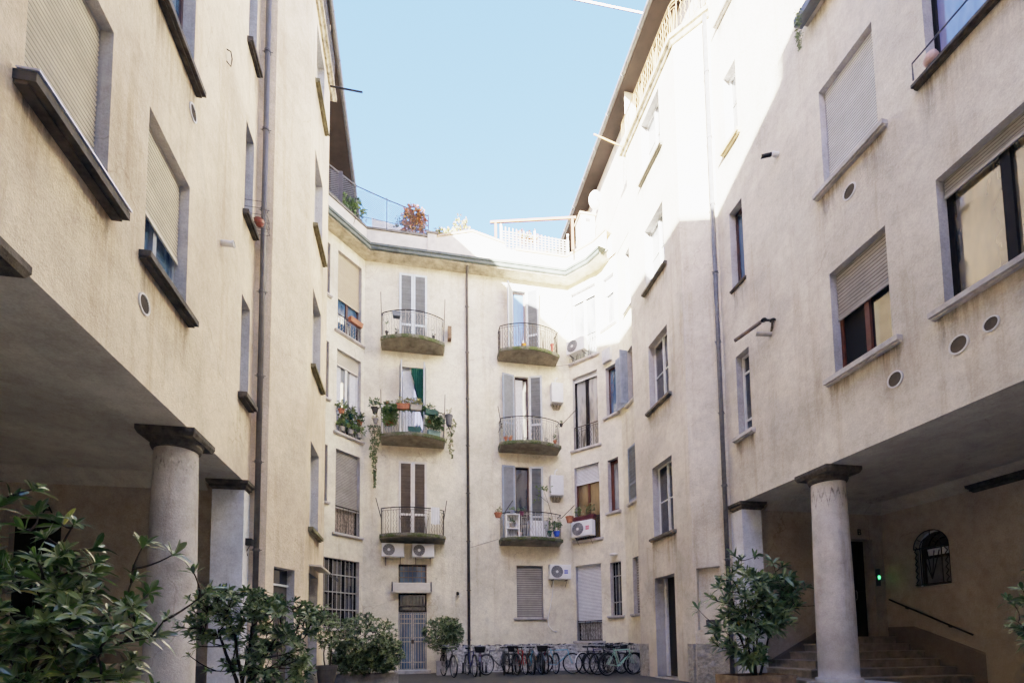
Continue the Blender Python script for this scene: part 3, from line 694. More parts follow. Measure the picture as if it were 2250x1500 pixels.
# left diagonal facet
rwn(LD, ld_h[0], frame=DFRAME, roll=.68, rollmat=ROLLG, sillx=.12, rail=(.92, IRONR, -.03), glass=plain('wattle_screen', (.27, .215, .17), .9, var=.5, vscale=14), mull=0)
rwn(LD, ld_h[1], frame=WFRAME, glass=GLASSC, roll=.16, rollmat=ROLLC, rail=(.92, IRON, -.03), trans=(), curtain=[(ld_h[1][0]+.06, ld_h[1][0]+.34, CURT), (ld_h[1][1]-.34, ld_h[1][1]-.06, CURT)])
rwn(LD, ld_h[2], frame=BFRAME, glass=GLASSB, roll=.55, rollmat=ROLLT, rail=(.62, IRONW, -.02), sillh=.05)
rwn(LD, ld_h[3], frame=DFRAME, glass=GLASS, grille=(10, (.02, .27, .52, .77), IRONW, .012), mull=2, trans=(.25, .5), sillx=.02)
for h in ld_h[4:]: rwn(LD, h, frame=BFRAME, mull=0, sillx=.06, sillh=.06)
# back wall ground floor
rwn(BK, bk_h[1], frame=BLACK, glass=GLASSB, mull=0, grille=(7, (.35, .66), IRONR, .01), sill=None)
rwn(BK, (bk_h[0][0], bk_h[0][1], 2.27, 2.95), frame=DFRAME, glass=GLASS, mull=0, grille=(9, (.3,), IRONR, .008), sill=None, name='transom_window')
def gate(seg, u0, u1, z0, z1, root):
    m = MB(); P = seg.P; d = -.1; mid = (u0+u1)/2
    for (a, b) in ((u0, mid-.01), (mid+.01, u1)):
        m.box(a, a+.05, d, d+.03, z0, z1, P); m.box(b-.05, b, d, d+.03, z0, z1, P)
        for t in (0, .12, .48, .55, .80, .88, .965): z = z0+(z1-z0)*t; m.box(a, b, d+.002, d+.028, z, z+.03, P)
        for k in range(1, 5): uc = a+(b-a)*k/5; m.tube([P(uc, d+.015, z0), P(uc, d+.015, z1)], .010, 5)
    o = m.build('gate', IRONW, root); g = MB(); g.quad(P(u0, d-.08, z0), P(u1, d-.08, z0), P(u1, d-.08, z1), P(u0, d-.08, z1)); g.build('pane', GLASSB, o)
    h = MB(); h.box(mid-.05, mid+.05, d+.03, d+.05, z0+.95, z0+1.1, P); h.build('handle', IRON, o)
gate(BK, bk_h[0][0]+.02, bk_h[0][1]-.02, .14, 2.24, rear)
m = MB(); m.box(bk_h[0][0]-.15, bk_h[0][1]+.15, -.2, .22, 0, .12, BK.P); m.build('doorstep', STONE_L, rear)
# small retractable awning over the gate
m = MB(); a0, a1 = bk_h[0][0]-.18, bk_h[0][1]+.12; P = BK.P
pr = [(.0, 3.30), (.13, 3.32), (.20, 3.26), (.30, 3.06), (.32, 3.0)]
for (d0, z0), (d1, z1) in zip(pr[:-1], pr[1:]): m.quad(P(a0, d0, z0), P(a1, d0, z0), P(a1, d1, z1), P(a0, d1, z1))
aw = m.build('awning', AWN, rear); m = MB(); m.box(a0-.03, a1+.03, .30, .335, 2.94, 2.985, P); m.build('front_bar', plain('cream_bar', (.66, .63, .5), .5), aw)
for (q0, q1) in ((a0-.06, a0-.01), (a1+.01, a1+.06)): m = MB(); m.box(q0, q1, 0, .26, 3.0, 3.34, P); m.build('side_bracket', GREYM, aw)
rwn(BK, bk_h[5], frame=DFRAME, roll=1., rollmat=ROLLG, mull=0, sillx=.13, sillh=.07, rstep=.085)
# balcony doors
def bdoor(h, **k):
    return window(BK, h[0], h[1], h[2], h[3], rear, depth=h[4], sill=None, name='balcony_door', **k)
def leaf(seg, uh, z0, w, h, ang, side, root, **k):
    """shutter leaf hinged at uh; ang = opening from the wall plane in degrees measured from the door"""
    O = Vector(seg.P(uh, .03, z0)); t = seg.t; n = seg.n
    dirn = (t*cos(ang)*side + n*sin(ang))
    M = Matrix((( dirn.x, dirn.y, 0), (-dirn.y, dirn.x, 0), (0, 0, 1))).transposed().to_4x4(); M.translation = O
    return louvre_leaf(M, w, h, root, **k)
# closed pairs (left column, first and third floor)
for h, fm, sm in ((bk_h[2], plain('cream_shutter', (.60, .57, .52), .55, var=.12), SLATB), (bk_h[4], plain('sky_shutter', (.58, .68, .74), .5, var=.12), SLATG)):
    w = (h[1]-h[0])/2
    for k in (0, 1): leaf(BK, h[0]+w*k+.005, h[2]+.02, w-.01, h[3]-h[2]-.02, 0, 1, rear, fm=fm, sm=sm, mid=(.3,))
# second floor left: leaves folded straight out, curtains
h = bk_h[3]; d = bdoor(h, frame=WFRAME, glass=GLASSB, mull=1, curtain=[(h[0]+.08, h[0]+.42, CURT)])
c = MB(); n = 14; zt = h[3]-.05
for i in range(n):
    a = h[0]+.40+(h[1]-h[0]-.42)*i/n; b = h[0]+.40+(h[1]-h[0]-.42)*(i+1)/n; f = lambda x: (h[0]+.36, h[1]); dd = lambda i: .03+.015*(i % 2)
    zl = lambda x: zt-2.2*max(0, (x-h[0]-.33)/(h[1]-h[0]-.33))**1.3-.1
    c.quad(BK.P(a, dd(i), zl(a)), BK.P(b, dd(i+1), zl(b)), BK.P(b, dd(i+1), zt), BK.P(a, dd(i), zt))
c.build('curtain', GREENC, d)
leaf(BK, h[0]-.03, h[2]+.02, .46, h[3]-h[2]-.02, radians(80), 1, rear, fm=SHUTW, sm=SLATG); leaf(BK, h[1]+.03, h[2]+.02, .46, h[3]-h[2]-.02, radians(80), -1, rear, fm=SHUTW, sm=SLATG)
# right column
for h, gl, al, ar, cu in ((bk_h[6], GLASS, 176, 172, None), (bk_h[7], GLASS, 165, 160, 1), (bk_h[8], GLASSB, 120, 150, None)):
    d = bdoor(h, frame=BFRAME if h is not bk_h[8] else plain('grey_brown_frame', (.22, .17, .16), .5), glass=gl, mull=0, curtain=[(h[0]+.06, h[0]+.36, CURT)] if cu else None)
    leaf(BK, h[0]-.02, h[2]+.02, .52, h[3]-h[2], radians(al), 1, rear, fm=SHUTB if h is not bk_h[8] else SHUTW, sm=SLATG); leaf(BK, h[1]+.02, h[2]+.02, .52, h[3]-h[2], radians(ar), -1, rear, fm=SHUTW, sm=SLATG)
# right facets
rwn(F1, f1_h[0], frame=DFRAME, roll=.74, rollmat=ROLLW, glass=plain('painted_panel', (.33, .32, .31), .9, var=.5, vscale=9), mull=0, rail=(.74, IRONR, -.08))
rwn(F1, f1_h[1], frame=WOODR, glass=GLASST, roll=.22, rollmat=ROLLW, rail=(.85, IRON, -.03))
rwn(F1, f1_h[2], frame=DFRAME, glass=GLASSC, roll=.04, rollmat=ROLLW, rail=(.9, IRON, -.03), fw=.08)
rwn(F1, f1_h[3], frame=WFRAME, glass=GLASSC, roll=.12, rollmat=ROLLW, rail=(.9, IRONW, -.03))
rwn(F2, f2_h[0], frame=DFRAME, glass=GLASS, mull=0, grille=(4, (.25, .74), IRONW, .012))
rwn(F2, f2_h[1], frame=WOODR, glass=GLASSC, mull=0, fw=.13, sillx=.1)
rwn(F2, f2_h[2], frame=BFRAME, glass=GLASSB, mull=0); rwn(F2, f2_h[3], frame=WFRAME, glass=GLASSC, roll=.3, rollmat=ROLLW, mull=0)
rwn(F3, f3_h[0], frame=WFRAME, roll=1, rollmat=ROLLG, mull=0, rstep=.09); rwn(F3, f3_h[1], frame=BFRAME, mull=0)
rwn(F3, f3_h[2], frame=WOODR, glass=GLASSC, mull=0); rwn(F3, f3_h[3], frame=BFRAME, glass=GLASSC, mull=0)
leaf(F3, f3_h[1][0], f3_h[1][2], f3_h[1][1]-f3_h[1][0], f3_h[1][3]-f3_h[1][2], 0, 1, rear, fm=SHUTB, sm=SHUTB)
leaf(F3, f3_h[2][0]-.02, f3_h[2][2], .6, f3_h[2][3]-f3_h[2][2], radians(165), 1, rear, fm=SHUTB, sm=SHUTB); leaf(F3, f3_h[2][0]+.05, f3_h[2][2], .3, f3_h[2][3]-f3_h[2][2], radians(85), 1, rear, fm=SHUTB, sm=SHUTB)
# plinths
m = MB(); m.box(bu(1.2), BK.L, 0, .06, 0, 1.0, BK.P); m.box(0, F1.L, 0, .06, 0, 1.0, F1.P); m.box(0, F2.L, 0, .06, 0, 1.0, F2.P); m.box(0, F3.L, 0, .06, 0, 1.0, F3.P); m.build('plinth', RUB, rear)
m = MB(); m.box(bu(1.1), BK.L, 0, .30, 0, .10, BK.P); m.box(0, F1.L, 0, .25, 0, .09, F1.P); m.build('kerb', STONE_L, rear)

# curved balconies
def balcony(xc, z, hw, root, railmat, edge=MOSS):
    m = MB(); n = 16; zt = z; zb_w = z-.20
    def front(t):   # t -1..1
        return (xc+hw*t, 18.8-(.52+.36*(1-t*t)))
    for i in range(n):
        t0 = -1+2*i/n; t1 = -1+2*(i+1)/n; a = front(t0); b = front(t1)
        m.quad((a[0], a[1], zt), (b[0], b[1], zt), (b[0], 18.8, zt), (a[0], 18.8, zt))
        a2 = (xc+(a[0]-xc)*.985, a[1]+.02); b2 = (xc+(b[0]-xc)*.985, b[1]+.02)
        m.quad((a2[0], a2[1], zt-.11), (a2[0], 18.8, zb_w), (b2[0], 18.8, zb_w), (b2[0], b2[1], zt-.11))
    for s in (-1, 1):
        a = front(s); m.quad((a[0], a[1], zt), (a[0], 18.8, zt), (a[0], 18.8, zb_w), (xc+(a[0]-xc)*.985, a[1]+.02, zt-.11))
    o = m.build('balcony', SLAB, root)
    e = MB()
    for i in range(n):
        a = front(-1+2*i/n); b = front(-1+2*(i+1)/n)
        for (o0, z0, o1, z1) in ((-.02, zt+.012, .03, zt+.008), (.03, zt+.008, .03, zt-.06), (.03, zt-.06, .0, zt-.115), (0, zt-.115, -.03, zt-.118)):
            e.quad((a[0], a[1]-o0, z0), (b[0], b[1]-o0, z0), (b[0], b[1]-o1, z1), (a[0], a[1]-o1, z1))
    for s in (-1, 1):
        a = front(s); e.quad((a[0]+s*.012, a[1]-.03, zt+.01), (a[0]+s*.012, 18.8, zt+.01), (a[0]+s*.012, 18.8, zt-.14), (a[0]+s*.012, a[1]-.03, zt-.11))
    e.build('slab_edge', edge, o)
    path = [(xc-hw*.96, 18.78)]+[(xc+(front(-1+2*i/n)[0]-xc)*.96, front(-1+2*i/n)[1]+.05) for i in range(n+1)]+[(xc+hw*.96, 18.78)]
    ornrail(path, zt+.03, .93, railmat, o)
    return o
BX = (-.03, 4.43)
for i, z in enumerate((5.0, 8.68, 12.36)):
    balcony(BX[0], z, 1.17, rear, (IRONR, IRONW, IRONW)[i]); balcony(BX[1], z, 1.20, rear, (IRONW, IRONW, IRONR)[i])
# corner rods leaning out of the railings for the clothes lines
def rods(items, root):
    for (a, b) in items: m = MB(); m.tube([a, b], .016, 5); m.build('line_rod', IRON, root)
rods([((-1.15, 18.25, 5.6), (-1.32, 18.0, 6.25)), ((1.09, 18.25, 5.6), (1.18, 18.0, 6.25)), ((3.30, 18.25, 9.2), (3.10, 18.0, 9.95)), ((3.30, 18.25, 9.4), (3.12, 18.0, 8.95)), ((5.56, 18.2, 9.4), (6.1, 17.9, 9.95)),
      ((3.32, 18.2, 5.9), (3.62, 17.95, 6.35)), ((5.55, 18.2, 5.8), (6.0, 17.9, 6.25)), ((-1.15, 18.2, 12.4), (-1.20, 18.15, 14.0)), ((1.1, 18.2, 12.4), (1.15, 18.15, 14.0)), ((-1.14, 18.2, 8.7), (-1.18, 18.15, 10.3)), ((1.1, 18.2, 8.7), (1.14, 18.15, 10.3)),
      ((5.55, 18.2, 13.2), (5.95, 17.9, 14.0))], rear)

# cornice, gutter and terrace parapet of the rear building
cp = [(-3.5, 17.0), (-1.83, 18.8), (6.2, 18.8), (7.06, 17.78), (7.35, 17.1)]
sweep(cp, [(-.05, zg-.02), (.50, zg), (.50, zg+.06)], plain('cornice_soffit', (.46, .40, .30), .9, var=.4, vscale=3, bstr=.3), rear, 'cornice')
sweep(cp, [(.50, zg+.05), (.53, zg+.02), (.58, zg+.05), (.60, zg+.12), (.57, zg+.16), (.61, zg+.18), (.62, zg+.26), (.55, zg+.30), (.10, zg+.36), (0, zg+.36)], GREENG, rear, 'gutter')
PARW = plain('parapet_render', (.62, .56, .47), .9, var=.2, vscale=2.5, bstr=.2)
sweep(cp[:2]+[(.55, 18.8)], [(.15, zg+.30), (.15, 16.82), (-.15, 16.82), (-.15, zg)], PARW, rear, 'parapet')
sweep([(4.0, 18.8)]+cp[2:], [(.15, zg+.30), (.15, 16.78), (-.15, 16.78), (-.15, zg)], PARW, rear, 'parapet')
sweep(cp[:2]+[(.55, 18.8)], [(.20, 16.80), (.20, 16.88), (-.18, 16.88), (-.18, 16.80)], STONE, rear, 'coping', True)
COPS = plain('tan_coping', (.42, .30, .19), .85, var=.2)
sweep([(4.0, 18.8)]+cp[2:], [(.20, 16.77), (.20, 16.85), (-.18, 16.85), (-.18, 16.77)], COPS, rear, 'coping', True)
m = MB(); m.box(.52, .86, 18.58, 18.95, zg+.3, 16.92); pp = m.build('parapet_pier', PARW, rear); m = MB(); m.box(.46, .92, 18.54, 19.0, 16.92, 17.0); m.build('coping', STONE, pp)
m = MB(); gp = [(.86, 16.86), (2.25, 17.28), (3.55, 16.98), (3.6, 16.80), (4.0, 16.78)]
for (x0, z0), (x1, z1) in zip(gp[:-1], gp[1:]): m.hexa([(x0, 18.65, zg+.3), (x1, 18.65, zg+.3), (x1, 18.95, zg+.3), (x0, 18.95, zg+.3), (x0, 18.65, z0), (x1, 18.65, z1), (x1, 18.95, z1), (x0, 18.95, z0)])
gb = m.build('parapet', PARW, rear)
m = MB()
for (x0, z0), (x1, z1) in zip(gp[:3], gp[1:3]): m.hexa([(x0, 18.6, z0+.003), (x1, 18.6, z1+.003), (x1, 19.0, z1+.003), (x0, 19.0, z0+.003), (x0, 18.6, z0+.07), (x1, 18.6, z1+.07), (x1, 19.0, z1+.07), (x0, 19.0, z0+.07)])
m.build('coping', COPS, gb)
m = MB(); m.quad((-3.5, 18.8, zg+.1), (7.5, 18.8, zg+.1), (7.5, 26, zg+.1), (-3.5, 26, zg+.1)); m.quad((-3.5, 17, zg+.1), (-1.83, 18.8, zg+.1), (-3.5, 18.8, zg+.1)); m.quad((7.52, 16.8, zg+.1), (7.52, 18.8, zg+.1), (6.2, 18.8, zg+.1), (7.06, 17.78, zg+.1)); m.build('terrace_floor', TILE, rear)

# building that closes the courtyard on the street side
south = empty('apartment_building', (2, -8, 0), 'pale street house closing the near end of the courtyard', 'building')
SW = Seg((-14, -8), (18, -8), -1)
sh = []
for k in range(6):
    for r in ((6, 8), (9.7, 11.7), (13.4, 15.4)): sh.append((11.2+1.95*k, 12.3+1.95*k, *r))
wall(SW, 0, 19.5, sh, PL_R, south); 
for h in sh: window(SW, h[0], h[1], h[2], h[3], south, frame=WFRAME, glass=GLASS)
m = MB(); m.quad((-14, -8.3, 19.5), (-.35, -8.3, 19.5), (-.35, -14, 21), (-14, -14, 21)); m.quad((-.35, -7.9, 20.03), (18, -7.9, 20.03), (18, -14, 21.5), (-.35, -14, 21.5)); m.quad((-.35, -7.9, 19.4), (18, -7.9, 19.4), (18, -7.9, 20.03), (-.35, -7.9, 20.03)); m.build('roof', TILE, south)
#@@PART2@@
# ================================================================ PART 2: furniture of the courtyard
# steps, dado bands, handrail and letters inside the arcades
for n in range(7):
    z = 1.13-.175*n; yf = 10.6-.35*n; xl = 9.9-.42*n
    m = MB(); m.box(xl, xr_in, yf, yf+.36 if n else yr, z-.175 if z > .18 else 0, z-.03)
    if n: m.box(xl, xl+.43, yf+.36, yr, z-.175 if z > .18 else 0, z-.03)
    m.box(xl-.03, xr_in, yf-.03, yf+.36 if n else yr, z-.03, z)
    if n: m.box(xl-.03, xl+.43, yf+.36, yr, z-.03, z)
    m.build('step', STEP, east)
    xr2 = -6.45+.42*n; yf2 = 10.75-.35*n
    m = MB(); m.box(-8, xr2, yf2, yf2+.36 if n else 11.1, z-.175 if z > .18 else 0, z)
    if n: m.box(xr2-.43, xr2, yf2+.36, 11.1, z-.175 if z > .18 else 0, z)
    m.build('step', STEP, west)
m = MB(); m.box(XR-.02, 9.0, 7.9, 8.8, 0, .25); m.build('column_base_slab', STONE_L, east)
def dado(seg, pts, root, d=.02):
    m = MB(); P = seg.P
    for (u0, z0), (u1, z1) in zip(pts[:-1], pts[1:]):
        m.hexa([P(u0, .002, 0), P(u1, .002, 0), P(u1, d, 0), P(u0, d, 0), P(u0, .002, z0), P(u1, .002, z1), P(u1, d, z1), P(u0, d, z0)])
        m.hexa([P(u0, .002, z0-.07), P(u1, .002, z1-.07), P(u1, d+.012, z1-.07), P(u0, d+.012, z0-.07), P(u0, .002, z0-.04), P(u1, .002, z1-.04), P(u1, d+.012, z1-.04), P(u0, d+.012, z0-.04)])
    m.build('dado_band', PL_DADO, root)
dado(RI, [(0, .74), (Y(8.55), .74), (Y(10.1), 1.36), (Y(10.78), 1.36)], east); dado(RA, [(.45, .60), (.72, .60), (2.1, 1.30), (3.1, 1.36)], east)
dado(LA, [(1.35, 1.3), (1.7, 1.3), (3.1, .70), (4.1, .70)], west)
m = MB(); m.tube([RI.P(Y(10.64), .09, 2.06), RI.P(Y(8.75), .09, 1.13)], .022, 8); hr = m.build('handrail', IRON, east)
m = MB()
for t in (.22, .74): y_ = 10.64-1.89*t; z_ = 2.06-.93*t; m.tube([RI.P(Y(y_), 0, z_-.06), RI.P(Y(y_), .07, z_-.05), RI.P(Y(y_), .09, z_-.01)], .014, 5); m.lathe([(.035, 0), (.035, .01)], RI.P(Y(y_), 0, z_-.06), 10)
m.build('rail_bracket', IRON, hr)
def letter(t, loc, size, root):
    cu = bpy.data.curves.new('letter', 'FONT'); cu.body = t; cu.size = size; cu.extrude = .008; cu.align_x = 'CENTER'
    o = bpy.data.objects.new('entrance_letter', cu); dg = bpy.context.evaluated_depsgraph_get(); me = bpy.data.meshes.new_from_object(o, depsgraph=dg)
    vs = [(v.co.x, -v.co.z, v.co.y) for v in me.vertices]; fs = [tuple(p.vertices) for p in me.polygons]; bpy.data.objects.remove(o)
    mm = MB(); mm.v = [(x+loc[0], y+loc[1], z+loc[2]) for x, y, z in vs]; mm.f = fs; mm.build('entrance_letter', BLACK, root)
letter('A', (-6.95, 11.08, 3.70), .26, west); letter('B', (11.28, 10.78, 3.74), .22, east)
m = MB(); m.box(11.72, 11.80, 10.74, 10.80, 2.42, 2.86); kp = m.build('door_intercom', GREYM, east)
gm, gnt, gb_ = nmat('green_indicator'); gb_.inputs['Base Color'].default_value = (.02, .5, .1, 1); gb_.inputs['Emission Color'].default_value = (.05, 1, .2, 1); gb_.inputs['Emission Strength'].default_value = .35
m = MB(); m.box(11.73, 11.79, 10.735, 10.74, 2.60, 2.68); m.build('indicator', gm, kp)

# ---------------------------------------------------------------- plants
def leafgeo(m, p, d, up, L, wd, droop):
    """one folded leaf blade from p along d"""
    d = d.normalized(); s = d.cross(up); s = s.normalized() if s.length > 1e-5 else d.orthogonal().normalized(); nrm = s.cross(d)
    b = len(m.v); prof = ((0, .12), (.3, .72), (.62, 1.), (.88, .6), (1.0, .06))
    for t, w in prof:
        c = p+d*(L*t)-Vector((0, 0, 1))*(droop*L*t*t)
        m.v.append(tuple(c+s*(wd*w*.5)+nrm*(wd*w*.14))); m.v.append(tuple(c)); m.v.append(tuple(c-s*(wd*w*.5)+nrm*(wd*w*.14)))
    for i in range(len(prof)-1):
        a = b+3*i; m.f.append((a, a+1, a+4, a+3)); m.f.append((a+1, a+2, a+5, a+4))
def rosette(m, p, ax, n, L, rnd, ratio=.30):
    ax = ax.normalized(); a = ax.orthogonal().normalized(); b = ax.cross(a); ph = rnd.random()*6.28
    for k in range(n):
        th = ph+k*2.399; e = radians(rnd.uniform(5, 62)) if k > 2 else radians(rnd.uniform(50, 80))
        d = (a*cos(th)+b*sin(th))*cos(e)+ax*sin(e); l = L*rnd.uniform(.6, 1.12)
        leafgeo(m, p-ax*(L*.25*rnd.random()), d, ax, l, l*ratio*rnd.uniform(.8, 1.2), rnd.uniform(.05, .5))
def shrub(name, base, stems, blobs, ntips, L, nl, lm, rnd, label, cat='shrub', group=None, pot=None, potmat=CEMP, ratio=.30, zpot=.5, surf=.55, stemr=.022, extra=()):
    """blobs: (centre, radii, weight); stems: hub points the branches spring from"""
    root = empty(name, (base[0], base[1], 0), label, cat, group)
    Lc = Vector((base[0], base[1], 0))
    hubs = []; tb = MB(); b0 = Vector((base[0], base[1], zpot))-Lc
    for h in stems:
        h = Vector(h)-Lc; q = b0+Vector((rnd.uniform(-.08, .08), rnd.uniform(-.08, .08), -.1)); mid = q.lerp(h, .5)+Vector((rnd.uniform(-.07, .07), rnd.uniform(-.07, .07), .06))
        pts = []
        for i in range(9):
            t = i/8; pts.append(q*(1-t)**2+mid*2*t*(1-t)+h*t*t+Vector((rnd.uniform(-.008, .008), rnd.uniform(-.008, .008), 0)))
        tb.tube(pts, stemr, 6, stemr*.5); hubs += pts[4:]
    lv = MB(); tips = []
    tot = sum(b[2] for b in blobs)
    for bl in blobs:
        c, r, wgt = bl; k = int(ntips*wgt/tot)
        for _ in range(k):
            while True:
                v = Vector((rnd.uniform(-1, 1), rnd.uniform(-1, 1), rnd.uniform(-1, 1)))
                if surf < v.length <= 1: break
            tips.append((Vector(c)-Lc+Vector((v.x*r[0], v.y*r[1], v.z*r[2])), v))
    for e in extra: tips.append((Vector(e)-Lc, Vector((0, 0, 1))))
    tips.sort(key=lambda q: min((q[0]-h).length for h in hubs))
    for p, v in tips:
        h = min(hubs, key=lambda h: (h-p).length+(.25 if h.z > p.z else 0)); dist = (p-h).length
        if dist > .04:
            mid = h.lerp(p, .5)+Vector((rnd.uniform(-.05, .05), rnd.uniform(-.05, .05), -.04*min(1, dist*2)))
            pts = [h*(1-t)**2+mid*2*t*(1-t)+p*t*t for t in (0, .2, .4, .6, .8, 1)]
            tb.tube(pts, stemr*.38, 5, stemr*.16); hubs += pts[2:5:2]
            ax = (pts[-1]-pts[-3]).normalized()+Vector((0, 0, .55))
        else: ax = Vector((0, 0, 1))
        rosette(lv, p, ax, nl+rnd.randint(-2, 2), L*rnd.uniform(.8, 1.15), rnd, ratio)
    tb.build('stem', BARK, root); lv.build('foliage', lm, root)
    if pot: pot(root, Lc)
    return root
def pot_round(r, h, mat):
    def f(root, Lc):
        m = MB(); m.lathe([(r*.72, 0), (r*.98, h*.86), (r*1.08, h*.87), (r*1.08, h), (r*.95, h), (r*.92, h*.9)], (0, 0, 0), 22); o = m.build('pot', mat, root)
        s = MB(); s.quad(*[(r*.93*cos(2*pi*k/16), r*.93*sin(2*pi*k/16), h*.92) for k in range(16)]); s.build('soil', SOIL, o)
    return f
def pot_box(wx, wy, h, mat):
    def f(root, Lc):
        m = MB(); t = .035
        for (x0, x1, y0, y1) in ((-wx, wx, -wy, -wy+t), (-wx, wx, wy-t, wy), (-wx, -wx+t, -wy+t, wy-t), (wx-t, wx, -wy+t, wy-t)): m.box(x0, x1, y0, y1, 0, h)
        m.box(-wx-.015, wx+.015, -wy-.015, -wy+.0, h-.07, h+.005); o = m.build('planter_box', mat, root)
        s = MB(); s.quad((-wx+t, -wy+t, h-.05), (wx-t, -wy+t, h-.05), (wx-t, wy-t, h-.05), (-wx+t, wy-t, h-.05)); s.build('soil', SOIL, o)
    return f
GP = 'potted evergreen shrubs set out along the courtyard walls'
R1 = random.Random(11)
shrub('potted_shrub', (-2.75, 4.2), [(-2.9, 4.1, 1.25), (-2.55, 4.3, 1.2), (-2.2, 4.15, 1.15), (-3.1, 4.3, 1.6), (-2.4, 4.0, 1.45), (-3.2, 4.1, .95)],
      [((-2.85, 4.1, 1.35), (.58, .5, .42), 1.0), ((-2.9, 4.1, .85), (.75, .55, .35), 1.1), ((-2.25, 4.1, 1.25), (.42, .4, .28), .5), ((-2.35, 4.2, .72), (.5, .45, .30), .5), ((-2.55, 4.1, 1.62), (.30, .3, .16), .2)],
      300, .155, 11, LEAF_A, R1, 'large dark green glossy leaved shrub in front of the left column, cut by the frame', group=GP, pot=pot_round(.33, .5, TERRA),
      extra=[(-3.0, 4.15, 2.28), (-2.68, 4.15, 2.25), (-2.82, 4.05, 2.1), (-3.15, 4.1, 2.2), (-2.4, 4.1, 2.0), (-3.05, 4.2, 1.95), (-2.72, 4.1, 1.95), (-2.3, 4.15, 1.82), (-3.25, 4.1, 1.85), (-3.1, 4.1, 2.05), (-2.95, 4.2, 1.9), (-2.6, 4.1, 1.9), (-2.45, 4.1, 1.8), (-3.35, 4.2, 2.1), (-2.2, 4.0, 1.7), (-2.05, 4.2, 1.62), (-2.85, 4.0, 1.78), (-2.55, 4.2, 2.02), (-1.9, 4.1, 1.5), (-1.62, 4.1, 1.66), (-1.72, 4.05, 1.78), (-1.95, 4.1, 1.85), (-1.55, 4.2, 1.52), (-1.78, 4.1, 1.32), (-1.86, 4.15, 1.18), (-2.0, 4.1, 1.02), (-2.78, 4.1, 2.18), (-2.70, 4.2, 2.08), (-2.9, 4.0, 2.0), (-2.05, 4.1, .88)], ratio=.29, stemr=.026)
shrub('potted_shrub', (-2.25, 7.35), [(-2.35, 7.3, 1.25), (-2.0, 7.4, 1.15), (-2.55, 7.3, 1.3), (-1.8, 7.2, 1.2), (-2.15, 7.3, 1.35)],
      [((-2.35, 7.3, 1.68), (.62, .5, .20), 1.0), ((-1.75, 7.3, 1.45), (.55, .45, .28), .8), ((-2.6, 7.3, 1.35), (.38, .4, .20), .4), ((-1.75, 7.2, .85), (.42, .4, .45), .9), ((-2.2, 7.5, .95), (.35, .4, .3), .3)],
      520, .125, 11, LEAF_B, R1, 'wide branching shrub with grey green leaves beside the left pilaster', group=GP, pot=pot_round(.32, .5, CEMP),
      extra=[(-3.0, 7.2, 1.38), (-2.85, 7.2, .98), (-2.62, 7.2, .78), (-2.95, 7.2, 1.34), (-1.2, 7.3, 1.62), (-1.25, 7.3, 1.4), (-2.75, 7.2, 1.1)], ratio=.26, stemr=.028)
shrub('potted_shrub', (6.95, 9.3), [(6.8, 9.3, 1.5), (7.1, 9.3, 1.6), (7.4, 9.3, 1.45), (6.5, 9.2, 1.3), (7.0, 9.4, 1.9)],
      [((6.75, 9.3, 2.05), (.62, .45, .6), .8), ((7.55, 9.3, 2.05), (.6, .45, .5), .9), ((7.05, 9.3, 1.5), (.75, .5, .35), .6), ((6.4, 9.2, 1.2), (.55, .4, .3), .35), ((6.75, 9.2, .75), (.4, .35, .25), .3)],
      300, .235, 9, leafmat('broad_leaf', (.010, .036, .012), (.050, .115, .036), yellow=.02, rough=.42), R1, 'broad leaved shrub in a square planter in front of the right column', group=GP, pot=pot_box(.66, .38, .37, WOODY), zpot=.32,
      extra=[(7.1, 9.3, 2.85), (6.75, 9.3, 2.78), (7.5, 9.3, 2.72), (5.65, 9.2, 1.72), (5.95, 9.2, 1.95), (8.3, 9.3, 2.2), (8.4, 9.2, 1.8), (7.75, 9.3, 2.65), (6.6, 9.3, 2.85)], ratio=.27, stemr=.028)
shrub('potted_shrub', (7.1, 4.35), [(7.05, 4.4, 1.3), (7.2, 4.4, 1.5), (7.1, 4.5, 1.1)], [((7.08, 4.45, 1.45), (.26, .3, .55), 1)], 46, .15, 9, LEAF_B, R1,
      'thin pale leaved shrub at the extreme right edge of the view', group=GP, pot=pot_round(.28, .45, TERRA), ratio=.3)
shrub('potted_shrub', (-1.2, 13.6), [(-1.3, 13.5, .9), (-.95, 13.6, .9), (-1.6, 13.6, .95), (-1.2, 13.6, 1.2)], [((-1.2, 13.4, 1.2), (.82, .6, .72), 1), ((-.72, 13.4, .85), (.5, .5, .5), .6), ((-1.65, 13.4, .85), (.5, .5, .5), .6), ((-1.2, 13.3, .6), (.8, .4, .3), .5)],
      1500, .10, 10, LEAF_C, R1, 'dense rounded shrub in a low box planter left of the white gate', group=GP, pot=pot_box(.8, .35, .33, CEMP), zpot=.3, ratio=.3, surf=.35)
shrub('potted_shrub', (-2.05, 12.75), [(-2.1, 12.8, 1.1), (-1.95, 12.7, 1.3)], [((-2.05, 12.7, 1.45), (.33, .35, .5), 1)], 150, .10, 9, LEAF_G, R1,
      'narrow fresh green shrub against the left bay corner', group=GP, pot=pot_round(.24, .6, BROWN), zpot=.55)
shrub('potted_shrub', (1.05, 17.55), [(1.0, 17.4, 1.1), (1.2, 17.4, 1.2), (.8, 17.4, 1.2)], [((1.0, 17.3, 1.38), (.72, .5, .66), 1), ((1.25, 17.3, 1.45), (.48, .4, .55), .4)], 900, .095, 10, LEAF_C, R1,
      'bushy round shrub in a square pale pot right of the white gate', group=GP, pot=pot_box(.27, .27, .48, STONE_L), zpot=.45, ratio=.3, surf=.3)
